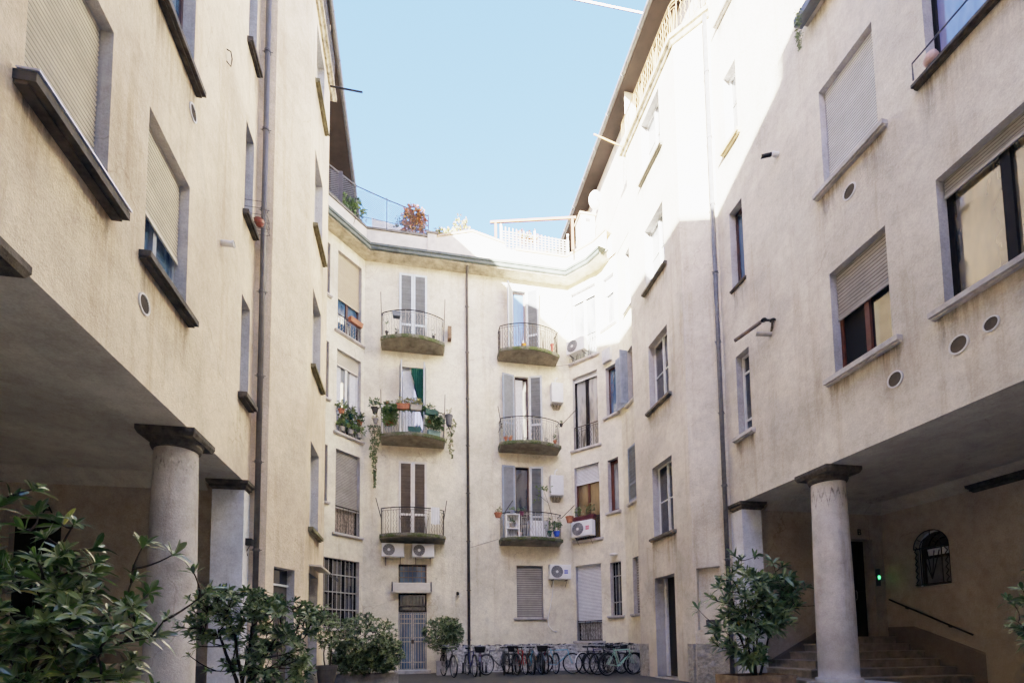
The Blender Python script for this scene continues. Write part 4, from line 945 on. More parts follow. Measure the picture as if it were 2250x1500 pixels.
def clump(root, c, r, n, L, lm, rnd, nl=6, ratio=.4, name='foliage'):
    m = MB()
    for _ in range(n):
        v = Vector((rnd.uniform(-1, 1), rnd.uniform(-1, 1), rnd.uniform(-.7, 1))); v = v.normalized()*rnd.random()**.5
        rosette(m, Vector(c)+Vector((v.x*r[0], v.y*r[1], v.z*r[2])), Vector((v.x, v.y, .8)), nl, L, rnd, ratio)
    return m.build(name, lm, root)
def pot_plant(loc, r, h, pm, label, lm, fr, n=14, L=.07, group=None, cat='potted plant', shape='round', w=.3, ang=0, name='potted_plant', foliage=True, off=(0, 0, 0)):
    t = empty(name, loc, label, cat, group, rz=ang)
    m = MB()
    if shape == 'round': m.lathe([(r*.7, 0), (r, h*.85), (r*1.1, h*.86), (r*1.1, h), (r*.9, h), (.01, h*.9)], (0, 0, 0), 14)
    else: m.hexa([(-w*.94, -r*.8, 0), (w*.94, -r*.8, 0), (w*.94, r*.8, 0), (-w*.94, r*.8, 0), (-w, -r, h), (w, -r, h), (w, r, h), (-w, r, h)]); m.box(-w-.01, w+.01, -r-.01, r+.01, h-.02, h+.006)
    m.build('pot' if shape == 'round' else 'flower_box', pm, t)
    if foliage: clump(t, (off[0], off[1], h+fr[2]*.55+off[2]), fr, n, L, lm, R1)
    return t
GB = 'flower boxes hung on the plant filled balcony'
zb = 8.68
def bp(x, dy=0):       # point on the outer face of the left balcony railing
    t = (x+.03)/1.17; return (x, 18.8-(.52+.36*(1-t*t))-.02-dy)
for (x, z, w, pm, lm, lab, fo) in ((-.93, zb+.72, .19, GREENB, LEAF_C, 'dark green trough at the left end of the railing top on the planted balcony', 16), (-.36, zb+.80, .22, TERRA, LEAF_Y, 'terracotta trough with dry stems on the railing of the planted balcony', 14),
      (.08, zb+.78, .2, CEMP, LEAF_Y, 'grey trough with yellowing plants at the middle of the planted balcony rail', 20), (.62, zb+.70, .24, GREENB, LEAF_C, 'long dark green trough at the right of the planted balcony rail', 6),
      (-.86, zb+.36, .2, TERRA, LEAF_G, 'terracotta trough low behind the left bars of the planted balcony', 16), (.02, zb+.05, .23, GREENB, LEAF_C, 'empty dark green trough standing below the open door of the planted balcony', 0), (.72, zb+.03, .24, plain('teal_box', (.20, .33, .32), .5), LEAF_C, 'pale teal trough at the foot of the planted balcony railing', 5)):
    x_, y_ = bp(x, .06 if z > zb+.5 else -.14); tt = (x+.03)/1.17
    pot_plant((x_, y_, z), .10, .17, pm, lab, lm, (w*1.1, .13, .2), max(fo*3, 1), .10, GB, 'flower box', 'box', w, -2*.36*-tt/1.17*.9, 'flower_box_planter', foliage=fo > 0)
pot_plant((-1.38, 18.2, zb+.72), .12, .22, plain('dark_pot', (.04, .035, .03), .8), 'dark pot with olive foliage hanging outside the left end of the planted balcony', LEAF_C, (.22, .18, .26), 46, .10)
pot_plant((-1.36, 18.2, zb+.36), .10, .16, CEMP, 'grey pot hung under the dark pot left of the planted balcony', LEAF_Y, (.16, .15, .14), 12, .08)
pot_plant((1.28, 18.2, zb+.46), .14, .40, GREYM, 'tall grey tub outside the right end of the planted balcony', LEAF_Y, (.15, .12, .18), 14, .09)
pot_plant((.58, 18.12, zb+.42), .10, .14, TERRA, 'terracotta pot behind the right bars of the planted balcony', LEAF_G, (.14, .1, .12), 12, .07)
pot_plant((-.58, 18.1, zb+.98), .09, .12, plain('red_pot', (.5, .09, .06), .6), 'small red pot on the white shelf above the planted balcony', LEAF_G, (.08, .07, .10), 8, .06)
pot_plant((-.95, 18.1, zb+.98), .09, .12, TERRA, 'small pink brown pot at the left of the white shelf', LEAF_Y, (.10, .07, .07), 8, .06)
m = MB(); m.box(-1.15, -.45, 17.98, 18.22, zb+.94, zb+.965)
for x in (-1.12, -.48): m.box(x-.012, x+.012, 18.0, 18.02, zb, zb+.94); m.box(x-.012, x+.012, 18.18, 18.2, zb, zb+.94)
for cx_, cy_, cz_, rr_, nn_, lm_, lab_ in ((-.2, 17.9, .86, (.95, .09, .13), 210, LEAF_G, 'leafy green growth along the top of the planted balcony railing'), (-.85, 18.0, .55, (.30, .10, .42), 190, LEAF_G, 'dense foliage filling the left bars of the planted balcony'), (.75, 18.0, .45, (.34, .10, .40), 180, LEAF_C, 'dense foliage filling the right bars of the planted balcony')):
    t_ = empty('climbing_plant', (cx_, cy_, zb+cz_), lab_, 'climbing plant'); clump(t_, (0, 0, 0), rr_, nn_, .115, lm_, R1)
tag(m.build('plant_shelf', WHITE), 'white metal plant shelf standing on the planted balcony', 'shelf')
def vine(name, p0, drop, wd, n, lm, label, rnd, thin=1.):
    t = empty(name, p0, label, 'trailing plant'); m = MB(); tb = MB()
    for k in range(4): tb.tube([(rnd.uniform(-wd, wd)*.4, rnd.uniform(-.05, .05), -drop*i/6*(.6+.4*rnd.random())) for i in range(7)], .006, 4)
    for _ in range(n):
        q = rnd.random()**1.5; s = (1-q)**thin
        rosette(m, Vector((rnd.uniform(-wd, wd)*s+.03*sin(q*9), rnd.uniform(-.1, .1)*s, -drop*q)), Vector((rnd.uniform(-1, 1), -.6, -.3)), 5, .075, rnd, .5)
    tb.build('stem', BARK, t); m.build('foliage', lm, t)
vine('trailing_plant', (-1.40, 18.35, zb+.35), 2.3, .26, 200, LEAF_B, 'pale trailing plant hanging down the wall left of the planted balcony', R1, 1.2)
vine('trailing_plant', (1.36, 18.35, zb+.75), 1.45, .2, 90, LEAF_Y, 'withered brown trailing plant hanging right of the planted balcony', R1, .5)
# pots crowding the left window ledge
GL = 'pots crowding the ledge of the second floor corner window'
for i, (u, z, d, r, lm, pm, lab) in enumerate(((.12, .62, .12, .11, LEAF_G, TERRA, 'terracotta pot at the upper left of the green window ledge'), (.5, .56, .15, .10, LEAF_C, GREENB, 'green pot in the middle of the green window ledge'), (.92, .50, .14, .11, LEAF_C, TERRA, 'terracotta pot at the upper right of the green window ledge'),
      (.15, .0, .12, .09, LEAF_G, CEMP, 'low bright fern pot at the left of the green window ledge'), (.5, .0, .15, .10, LEAF_G, CEMP, 'low grey pot in the middle of the green window ledge'), (.9, .0, .14, .10, LEAF_G, CEMP, 'low grey pot at the right of the green window ledge'), (.33, .3, .10, .1, LEAF_A, GREENB, 'dark bushy pot hooked to the rail of the green window'), (.72, .3, .1, .1, LEAF_A, GREENB, 'dark bushy pot hooked beside the downpipe end of the green window'))):
    p = LD.P(ldu(.45)+u, d, 8.56+z); pot_plant(p, r, .15, pm, lab, lm, (.24, .18, .22), 34, .11, GL)
# terracotta trough and cloths at the top left window
p = LD.P(ldu(.45)+.72, .12, 12.75); pot_plant(p, .09, .16, TERRA, 'orange terracotta trough on the top left window railing', LEAF_Y, (.1, .06, .05), 4, .05, shape='box', w=.28, ang=atan2(LD.t.y, LD.t.x), name='flower_box_planter', cat='flower box')
# first floor right hand balcony
zb = 5.0
for (x, y, z, r, h, pm, lm, fr, n, L, lab) in ((3.08, 18.1, zb+.72, .14, .17, TERRA, LEAF_Y, (.17, .15, .14), 22, .08, 'terracotta pot of dry plants outside the left end of the lowest right balcony'), (5.86, 18.1, zb+.62, .15, .24, TERRA, LEAF_Y, (.05, .05, .05), 3, .05, 'bare terracotta pot outside the right end of the lowest right balcony'),
      (3.62, 18.05, zb+.86, .09, .13, plain('grey_blue_pot', (.3, .33, .38), .5), LEAF_G, (.15, .1, .10), 14, .08, 'grey pot with lime leaves on the white cabinet'), (3.98, 18.05, zb+.82, .09, .14, plain('plum_pot', (.12, .03, .06), .6), LEAF_G, (.15, .1, .11), 14, .08, 'plum coloured pot beside the lime leaved pot'),
      (3.62, 18.08, zb+.38, .12, .14, CEMP, LEAF_G, (.14, .1, .14), 16, .07, 'bushy green pot low inside the white cabinet'), (5.35, 18.15, zb+.08, .12, .2, plain('cobalt_pot', (.02, .08, .5), .4), LEAF_A, (.22, .12, .32), 30, .12, 'cobalt blue pot with tall dark leaves on the lowest right balcony'), (5.05, 18.15, zb+.08, .12, .2, GREENB, LEAF_A, (.18, .12, .34), 24, .12, 'green pot with dark leaves beside the cobalt pot'),
      (3.9, 18.12, zb+.04, .10, .14, plain('rose_pot', (.5, .34, .30), .7), LEAF_O, (.1, .08, .09), 9, .06, 'rose coloured pot on the floor of the lowest right balcony')):
    pot_plant((x, y, z), r, h, pm, lab, lm, fr, n, L)
t = empty('young_tree', (5.25, 18.25, zb+.2), 'bare stemmed small tree growing up to the lower boiler', 'small tree'); m = MB(); m.tube([(0, 0, 0), (-.05, 0, .7), (-.2, -.03, 1.2), (-.38, 0, 1.75)], .014, 5, .006); m.tube([(-.2, -.03, 1.2), (-.5, 0, 1.45), (-.7, 0, 1.5)], .007, 4); m.build('stem', BARK, t)
clump(t, (-.35, 0, 1.72), (.42, .15, .18), 26, .10, LEAF_G, R1, 5, .45); clump(t, (-.62, 0, 1.35), (.15, .1, .25), 8, .09, LEAF_G, R1, 5, .45)
m = MB(); m.box(3.36, 3.40, 18.0, 18.25, zb, zb+.85); m.box(3.84, 3.88, 18.0, 18.25, zb, zb+.85); m.box(3.36, 3.88, 18.0, 18.25, zb+.83, zb+.86); m.box(3.40, 3.84, 18.0, 18.25, zb+.3, zb+.33); m.box(3.40, 3.84, 18.24, 18.255, zb, zb+.83)
tag(m.build('balcony_cabinet', WHITE), 'open white cabinet at the left of the lowest right balcony', 'cabinet')
m = MB(); m.box(4.25, 5.0, 18.1, 18.12, zb+.05, zb+.66); m.box(4.25, 4.29, 18.1, 18.4, zb+.05, zb+.66); m.box(4.96, 5.0, 18.1, 18.4, zb+.05, zb+.66); tag(m.build('wind_screen', plain('pale_panel', (.60, .62, .66), .6)), 'pale panel fixed inside the bars of the lowest right balcony', 'screen')
# second and third floor right hand balconies
zb = 8.68
for (x, z, pm, lm, n, lab) in ((3.42, zb+.03, plain('rust_pot', (.35, .10, .05), .7), LEAF_O, 4, 'small rust pot at the left foot of the middle right balcony'), (3.6, zb+.03, TERRA, LEAF_O, 4, 'second small rust pot at the left foot of the middle right balcony'), (5.35, zb+.03, TERRA, LEAF_G, 14, 'slim lime green plant at the right foot of the middle right balcony'), (5.0, zb+.03, CEMP, LEAF_C, 6, 'grey pot with low leaves on the middle right balcony'), (5.62, zb+.72, plain('dark_pot', (.04, .035, .03), .8), LEAF_C, 12, 'dark pot hung at the right end rail of the middle right balcony')):
    pot_plant((x, 18.16, z), .07, .12, pm, lab, lm, (.07, .07, .22 if n == 14 else .08), n, .07)
zb = 12.36
pot_plant((4.15, 18.05, zb+.04), .09, .10, plain('orange_pot', (.7, .25, .03), .5), 'orange pot at the foot of the sunlit top balcony', LEAF_Y, (.1, .07, .05), 5, .06); pot_plant((5.32, 18.2, zb+.04), .06, .32, plain('red_pot', (.5, .09, .06), .6), 'narrow red pot at the right of the sunlit top balcony', LEAF_O, (.05, .05, .08), 4, .05)
for (x, h, lab) in ((-.98, .38, 'tall thin plant pot at the left of the top left balcony'), (-.62, .14, 'low dark pot on the top left balcony'), (.72, .22, 'dark pot near the right end of the top left balcony')): pot_plant((x, 18.15, zb+.03), .06, .12, plain('dark_pot', (.04, .035, .03), .8), lab, LEAF_C, (.06, .06, h), 7, .07)
pot_plant((-.62, 17.97, zb+.62), .13, .14, plain('slate_pot', (.12, .14, .17), .6), 'slate hanging planter on the rail of the top left balcony', LEAF_C, (.08, .05, .03), 3, .05, shape='box', w=.14, name='flower_box_planter', cat='flower box')
m = MB(); m.box(1.28, 1.42, 18.55, 18.78, 12.75, 13.25); 
for k in range(5): m.box(1.27, 1.43, 18.54, 18.55, 12.78+.1*k, 12.81+.1*k)
tag(m.build('bird_cage', plain('cage_wood', (.16, .10, .06), .8)), 'small brown wooden cage fixed to the wall right of the top left balcony', 'cage')
# box with two plants on the first floor facet window
p = F1.P(.62, .16, 5.78); pot_plant(p, .10, .14, plain('maroon_box', (.09, .02, .025), .6), 'maroon trough with two leafy plants above the red marked air conditioner', LEAF_G, (.12, .1, .05), 3, .09, shape='box', w=.5, ang=atan2(F1.t.y, F1.t.x), name='flower_box_planter', cat='flower box')
for u, r, z, lm, lab in ((.38, .17, 5.92, LEAF_G, 'left leafy green plant in the maroon trough'), (.92, .22, 5.95, LEAF_C, 'right taller dull plant in the maroon trough')):
    t = empty('window_plant', F1.P(u, .16, z), lab, 'plant'); m = MB(); m.tube([(0, 0, -.1), (.01, 0, .12)], .012, 5); m.build('stem', BARK, t); clump(t, (0, 0, .22), (r, .14, r*1.1), 26, .10, lm, R1)
# trailing box on the upper right window, red pot in a wire basket at the upper left window
t = empty('flower_box_planter', RW.P(Y(7.62), .2, 13.34), 'slate trough with a long trailing plant on the upper right window sill', 'flower box'); m = MB(); m.box(-.08, .12, -.75, .32, 0, .16); m.build('flower_box', plain('slate_pot', (.12, .14, .17), .6), t)
m = MB(); 
for _ in range(60): q = R1.random(); rosette(m, Vector((-.12+R1.uniform(-.03, .03), .14+R1.uniform(-.09, .09)*(1-q*.7), .15-q*.85)), Vector((-1, 0, -.5)), 5, .07, R1, .22)
m.build('foliage', LEAF_G, t)
t = empty('wire_basket', LW.P(Y(10.6), .2, 9.78), 'wire basket holding a red bowl at the narrow window beside the brown pipe', 'wire basket'); m = MB()
for z in (0, .14, .28): m.tube([(-.19, -.27, z), (.14, -.27, z), (.14, .27, z), (-.19, .27, z)], .006, 4)
for k in range(6): y_ = -.27+.108*k; m.tube([(.14, y_, .28), (.14, y_, 0), (-.19, y_, 0)], .005, 4)
m.build('wire_frame', IRONR, t)
m = MB(); m.lathe([(.0, .01), (.05, .01), (.09, .07), (.105, .13), (.095, .13), (.08, .07)], LW.P(Y(10.66), .19, 9.79), 18); tag(m.build('bowl', plain('red_glaze', (.22, .04, .025), .4, spec=.4)), 'glossy red bowl in the wire basket by the brown pipe', 'bowl')
m = MB(); m.lathe([(0, -.09), (.07, -.07), (.10, 0), (.07, .08), (0, .10)], RW.P(Y(5.62), .07, 9.83), 14); tag(m.build('cloth_bundle', plain('pink_cloth', (.55, .36, .33), .9, var=.3, bstr=.4), smooth=True), 'small pink bundle at the corner of the violet glazed window sill', 'cloth')

# ---------------------------------------------------------------- appliances on the walls
def frame_at(seg, u, z, d=0.):
    O = Vector(seg.P(u, d, z)); a = atan2(seg.t.y, seg.t.x)
    return O, a      # local x along the wall; local -y (or +y) is outward
def ac(seg, u, z, w, h, label, mark=None, dep=.28, group='white outdoor air conditioner units'):
    n = seg.n; ax = Vector((-n.y, n.x, 0))*1.0        # right hand direction when facing the wall
    a = atan2(ax.y, ax.x); O = Vector(seg.P(u, 0, z)); t = empty('air_conditioner', O, label, 'air conditioner', group, rz=a)
    # local frame: +x to the right for a viewer in the courtyard, -y outward
    m = MB(); b = .02; y0, y1 = -(dep+.08), -.08
    m.hexa([(-w/2, y1, 0), (w/2, y1, 0), (w/2, y1, h), (-w/2, y1, h), (-w/2+b*0, y0+b, 0), (w/2, y0+b, 0), (w/2, y0+b, h), (-w/2, y0+b, h)])
    m.hexa([(-w/2+b, y0, b), (w/2-b, y0, b), (w/2-b, y0, h-b), (-w/2+b, y0, h-b), (-w/2, y0+b, 0), (w/2, y0+b, 0), (w/2, y0+b, h), (-w/2, y0+b, h)])
    o = m.build('casing', WHITE, t)
    r = h*.42; cx = -w/2+r+.05; f = MB(); f.quad(*[(cx+r*cos(2*pi*k/28), y0-.003, h/2+r*sin(2*pi*k/28)) for k in range(28)]); fo = f.build('fan_opening', plain('fan_dark', (.10, .10, .10), .7), t)
    g = MB()
    for q in (1, .86, .72, .58, .44, .30): g.tube([(cx+r*q*cos(2*pi*k/28), y0-.012, h/2+r*q*sin(2*pi*k/28)) for k in range(28)], .005, 4, closed=True)
    for k in range(12): a_ = 2*pi*k/12; g.tube([(cx+r*.15*cos(a_), y0-.010, h/2+r*.15*sin(a_)), (cx+r*cos(a_), y0-.010, h/2+r*sin(a_))], .004, 4)
    g.build('fan_guard', plain('guard_grey', (.30, .31, .32), .5), t); hb = MB(); hb.lathe([(0, 0), (.05, 0), (.05, .01)], (0, 0, 0), 14); hb.v = [(cx+x, y0-.016-z_, h/2+y) for x, y, z_ in hb.v]; hb.build('fan_hub', WHITE, t)
    if mark:
        mm = MB(); mx = w/2-.20; s = .075
        for z0_, z1_ in ((h*.5+.008, h*.5+s), (h*.5-s, h*.5-.008)):
            mm.box(mx-s, mx+s, y0-.004, y0-.001, z0_, z1_)
        mo = mm.build('brand_mark', mark, t); l = MB()
        for k in range(5): x_ = mx-s*.78+s*.36*k; l.box(x_, x_+s*.17, y0-.007, y0-.0045, h*.5-s*.62, h*.5-s*.35); l.box(x_, x_+s*.17, y0-.007, y0-.0045, h*.5+s*.35, h*.5+s*.62)
        l.build('lettering', WHITE, mo)
    br = MB()
    for x in (-w*.33, w*.33): br.box(x-.015, x+.015, y0+.03, 0, -.04, -.01); br.tube([(x, -.01, -.28), (x, y0+.06, -.03)], .01, 4)
    br.build('bracket', GREYM, t)
    return t
ac(BK, bu(-.74), 4.24, .80, .50, 'air conditioner with dark fan hung left of centre under the lowest left balcony')
ac(BK, bu(.34), 4.24, .80, .50, 'air conditioner with dark fan hung at the right under the lowest left balcony')
ac(BK, bu(5.56), 3.50, .85, .56, 'air conditioner with a blue mark beside the grey ground floor shutter', BLUEP)
ac(F1, .60, 5.12, .92, .60, 'air conditioner with a red mark standing on the window sill', REDP, dep=.26)
ac(F1, .52, 12.50, .85, .56, 'sunlit air conditioner at the top corner window beside the balcony')
m = MB(); m.tube([(5.35, 18.7, 3.45), (5.30, 18.74, 2.9), (5.18, 18.76, 2.3), (5.10, 18.76, 1.95), (5.14, 18.74, 1.68), (5.30, 18.72, 1.52), (5.45, 18.72, 1.48)], .014, 6); tag(m.build('drain_hose', WHITE, smooth=True), 'thin white drain hose curling down below the blue marked air conditioner', 'hose')
m = MB(); m.tube([(2.12, 18.77, 4.70), (3.2, 18.76, 5.05)], .008, 4); m.tube([(5.62, 18.72, 12.15), (6.3, 18.55, 12.2), (6.4, 18.3, 12.5)], .012, 4); m.build('cable', GREYM, rear)
def boiler(x, z, w, h, label):
    t = empty('gas_boiler', (x, 18.8, z), label, 'boiler', 'white gas boilers on the rear wall'); m = MB(); b = .015
    m.hexa([(-w/2, 0, 0), (w/2, 0, 0), (w/2, 0, h), (-w/2, 0, h), (-w/2, -.28, 0), (w/2, -.28, 0), (w/2, -.28, h), (-w/2, -.28, h)]); m.hexa([(-w/2, -.28, 0), (w/2, -.28, 0), (w/2, -.28, h), (-w/2, -.28, h), (-w/2+b, -.295, b), (w/2-b, -.295, b), (w/2-b, -.295, h-b), (-w/2+b, -.295, h-b)])
    m.build('casing', plain('boiler_enamel', (.60, .61, .64), .4, var=.1), t); p = MB()
    for k in range(6): xx = -w*.36+w*.145*k; p.tube([(xx, -.12, 0), (xx+.02*(-1)**k, -.13, -.09), (xx*.8, -.08, -.16), (xx*.6, -.02, -.22)], .011, 5)
    p.build('pipework', IRONR, t); f = MB(); f.tube([(-.05, -.14, h), (-.05, -.14, h+.17), (-.02, -.14, h+.22), (.06, -.14, h+.28)], .028, 8); f.build('flue', WHITE, t)
boiler(5.72-.12, 10.56, .48, .80, 'white boiler above the middle right balcony, pipes hanging below it'); boiler(5.52, 6.80, .52, .80, 'white boiler above the lowest right balcony with leaves below it')
t = empty('meter_box', F2.P(.52, 0, 11.66), 'grey meter box above the narrow window right of the sunlit corner', 'meter box', rz=atan2(F2.t.y, F2.t.x)); m = MB(); m.box(-.2, .2, -.14, 0, 0, .5); m.build('casing', plain('meter_grey', (.48, .48, .48), .5), t); m = MB(); m.box(-.17, .17, -.152, -.142, .03, .47); m.build('cover', plain('meter_cover', (.52, .52, .53), .4), t)
# lamps and cameras
def lamp(name, loc, label, cat, builder, rz=0.): t = empty(name, loc, label, cat, rz=rz); builder(t); return t
def sconce(t):
    m = MB(); m.lathe([(.02, .0), (.055, .02), (.06, .12), (.03, .15), (0, .155)], (0, -.12, 0), 14); m.build('lamp_body', IRON, t, smooth=False); m = MB(); m.tube([(0, 0, .04), (0, -.12, .05)], .014, 6); m.build('arm', IRON, t); m = MB(); m.lathe([(0, -.03), (.035, -.02), (.045, .0)], (0, -.12, 0), 12); m.build('glass_globe', GLASSC, t)
lamp('wall_lamp', (1.62, 18.8, 2.86), 'small black wall lamp left of the rear drainpipe', 'wall lamp', sconce)
def oval(t):
    m = MB(); m.lathe([(0, -.05), (.09, -.045), (.15, -.01), (.14, .03), (.05, .055), (0, .06)], (0, -.12, 0), 18); m.build('lamp_shade', WHITE, t, smooth=True); m = MB(); m.box(-.04, .04, -.1, 0, -.02, .03); m.build('bracket', GREYM, t)
lamp('wall_lamp', F2.P(.62, 0, 4.26), 'white oval lamp above the narrow barred window', 'wall lamp', oval, atan2(F2.t.y, F2.t.x))
t = empty('floodlight', RW.P(Y(9.3), 0, 7.82), 'tube floodlight on a wall arm above the narrow white framed window', 'floodlight'); m = MB(); m.tube([(0, 0, -.02), (-.30, .12, .04)], .045, 12); m.build('arm', plain('lamp_grey', (.33, .31, .28), .5), t)
m = MB(); m.tube([(-.28, -.02, .22), (-.52, .55, .12)], .045, 12); m.build('lamp_tube', plain('lamp_brown', (.16, .12, .10), .5), t); m = MB(); m.lathe([(.05, -.03), (.07, 0), (.05, .03)], (-.24, -.07, .24), 12); m.lathe([(.05, -.03), (.07, 0), (.05, .03)], (-.06, -.12, .22), 12); m.build('joint', IRON, t); m = MB(); m.tube([(-.24, -.07, .24), (-.06, -.12, .22), (0, 0, .05)], .03, 8); m.build('bracket', IRONR, t)
t = empty('security_camera', RW.P(Y(8.85), 0, 11.58), 'small black and white camera on the right wall at the shadow edge', 'camera'); m = MB(); m.tube([(0, 0, 0), (-.14, 0, 0)], .055, 12); m.build('base', WHITE, t); m = MB(); m.tube([(-.14, .02, .01), (-.34, .10, .0)], .045, 10); m.build('camera_body', IRON, t)
t = empty('security_camera', (-3.27, 11.0, 3.12), 'black camera box on the left pilaster beside the brown pipe', 'camera'); m = MB(); m.box(-.07, .05, -.16, -.04, 0, .14); m.build('camera_body', IRON, t); m = MB(); m.tube([(-.02, -.05, 0), (-.08, -.05, -.12), (-.06, -.02, -.2)], .01, 4); m.build('cable', IRONR, t)
# small fittings on the left wall
m = MB(); m.tube([LW.P(Y(9.24), 0, 8.23), LW.P(Y(9.24), .20, 8.23)], .05, 14); m.lathe([(.06, -.015), (.065, 0), (.06, .015)], LW.P(Y(9.24), .20, 8.23), 12, Matrix.Rotation(pi/2, 3, 'Y')); m.build('vent_pipe', WHITE, west, smooth=True)
m = MB(); m.tube([LW.P(Y(9.23), .0, 11.95), LW.P(Y(9.23), .07, 11.92), LW.P(Y(9.25), .09, 11.8), LW.P(Y(9.28), .06, 11.68), LW.P(Y(9.23), .0, 11.72)], .012, 5); m.build('wall_hook', IRONR, west)
m = MB(); m.hexa([LS.P(.55, 0, 3.02), LS.P(1.85, 0, 3.02), LS.P(1.85, .30, 2.99), LS.P(.55, .30, 2.99), LS.P(.55, 0, 3.06), LS.P(1.85, 0, 3.06), LS.P(1.85, .30, 3.03), LS.P(.55, .30, 3.03)]); dc = m.build('bracket_lamp_slab', plain('lamp_slab_cream', (.52, .47, .38), .6), west)  # plain unlit slab standing in for the bracket lamp over the door
m = MB(); 
for dz in (0, .05): m.tube([LS.P(1.8, .25, 2.98+dz), LS.P(2.5, .42, 2.86+dz)], .012, 5)
m.build('line_rod', IRON, dc)
# laundry on the lowest left balcony
t = MB(); n = 10
for i in range(n):
    a = .62+.30*i/n; b = .62+.30*(i+1)/n; da = .015*(i % 2); db = .015*((i+1) % 2)
    for (z0, z1, yy) in ((5.35, 5.97, 17.93), (5.55, 5.97, 18.03)): t.quad((a, yy+da, z0+.02*sin(i)), (b, yy+db, z0+.02*sin(i+1)), (b, yy+db, z1), (a, yy+da, z1))
    t.quad((a, 17.93+da, 5.97), (b, 17.93+db, 5.97), (b, 18.03+db, 5.97), (a, 18.03+da, 5.97))
tag(t.build('towel', WHITE), 'white towel hung over the railing of the lowest left balcony', 'towel')

# ---------------------------------------------------------------- roof terrace
t = empty('terrace_fence', (-2, 18.6, 16.9), 'tall wire mesh fence on the left side of the roof terrace', 'fence')
fp = [(-3.05, 17.5, 18.1), (-2.15, 18.5, 18.33), (-1.02, 18.6, 18.05), (.55, 18.7, 17.72)]
O = Vector((2, -18.6, -16.9)); m = MB(); m.tube([tuple(Vector(p)+O) for p in fp], .022, 6); m.tube([tuple(Vector((p[0], p[1], 17.15))+O) for p in fp], .012, 5); m.build('top_rail', GREYM, t)
for p in fp: m = MB(); m.tube([tuple(Vector((p[0], p[1], 16.8))+O), tuple(Vector((p[0], p[1], p[2]+.06))+O)], .024, 6); m.build('post', GREYM, t)
m = MB()
for a, b in zip(fp[:-1], fp[1:]):
    A, B = Vector(a), Vector(b); Lx = hypot(B.x-A.x, B.y-A.y); H = lambda s: a[2]+(b[2]-a[2])*s-16.88; st = .085; n = int((Lx+1.6)/st)
    for k in range(-20, n):
        for sg in (1, -1):
            pts = []
            for q in range(2):
                zz = 0 if q == 0 else 1.45; x_ = (k*st+(zz if sg > 0 else 1.45-zz)); pts.append((x_, zz))
            (xa, za), (xb_, zb_) = pts
            # clip to the panel
            def cl(x0, z0, x1, z1):
                out = []
                for tt in [i/10 for i in range(11)]:
                    x = x0+(x1-x0)*tt; z = z0+(z1-z0)*tt
                    if 0 <= x <= Lx and z <= H(max(0, min(1, x/Lx))): out.append((x, z))
                return out
            c = cl(xa, za, xb_, zb_)
            if len(c) > 1:
                f0, f1 = c[0], c[-1]; P_ = lambda q: tuple(Vector((A.x+(B.x-A.x)*q[0]/Lx, A.y+(B.y-A.y)*q[0]/Lx, 16.88+q[1]))+O); m.tube([P_(f0), P_(f1)], .006, 3)
m.build('wire_mesh', GREYM, t)
m = MB(); m.box(-2.95, -2.55, 17.9, 17.93, 16.9, 18.25); tag(m.build('privacy_screen', plain('screen_dark', (.06, .055, .06), .9)), 'dark screen at the left end of the roof terrace under the eave', 'screen')
def terr(x, y, r, n, L, lm, label, z=16.95, stem=.3):
    t = empty('terrace_plant', (x, y, zg+.1), label, 'terrace plant', 'plants along the roof terrace parapet'); m = MB()
    for k in range(3): m.tube([(0, 0, .2), (R1.uniform(-.5, .5)*r[0], 0, z-zg-.1), (R1.uniform(-.7, .7)*r[0], R1.uniform(-.1, .1), z+r[2]-zg-.1)], .012, 4, .005)
    m.build('stem', BARK, t); p = MB(); p.lathe([(.12, 0), (.16, .3), (.15, .3), (.02, .28)], (0, 0, 0), 12); p.build('pot', TERRA, t); clump(t, (0, 0, z+r[2]*.6-zg-.1), r, n, L, lm, R1)
terr(-2.35, 18.2, (.62, .25, .42), 120, .13, LEAF_G, 'green plant with yellow blooms at the left of the roof terrace', 16.95)
terr(-2.0, 18.55, (.3, .2, .15), 16, .10, LEAF_Y, 'low yellow flowering plant behind the left parapet', 16.9)
terr(.0, 18.8, (.50, .25, .72), 260, .14, LEAF_O, 'tall red and orange autumn climber on the roof terrace fence', 17.05)
terr(-.45, 18.85, (.35, .2, .35), 26, .10, LEAF_C, 'thin dark twiggy climber left of the autumn climber', 17.2)
terr(1.15, 18.95, (.45, .2, .30), 90, .13, LEAF_Y, 'yellow grassy plant behind the centre of the parapet', 17.05)
terr(1.85, 18.95, (.35, .2, .50), 60, .12, LEAF_Y, 'pale straggly plant rising behind the raised parapet', 17.35)
terr(4.6, 18.85, (.6, .2, .3), 110, .11, LEAF_O, 'rust coloured plants growing through the white trellis', 17.35)
terr(5.5, 18.9, (.4, .2, .12), 18, .09, LEAF_G, 'low green plants behind the right half of the trellis', 17.1)
m = MB(); m.hexa([(.95-2.6, 19.6, 16.0), (1.2, 19.6, 16.0), (1.2, 22, 16.0), (-1.65, 22, 16.0), (-1.65, 19.6, 18.1), (1.2, 19.6, 17.55), (1.2, 22, 17.55), (-1.65, 22, 18.1)]); st_ = m.build('terrace_shed', plain('shed_white', (.70, .68, .64), .8, var=.08), None)
tag(st_, 'sunlit white lean-to roof behind the autumn climber on the terrace', 'shed')
t = empty('trellis', (3.4, 18.7, 16.85), 'white lattice trellis on the right side of the roof terrace', 'trellis'); m = MB()
for k in range(19): x = .05+.15*k; m.box(x, x+.028, 0, .015, 0, .92-.012*k)
for k in range(8): m.box(.03, 2.85, .016, .03, .05+.11*k, .075+.11*k) if .05+.11*k < .75 else None
m.build('lattice', plain('lattice_paint', (.30, .28, .25), .6), t)
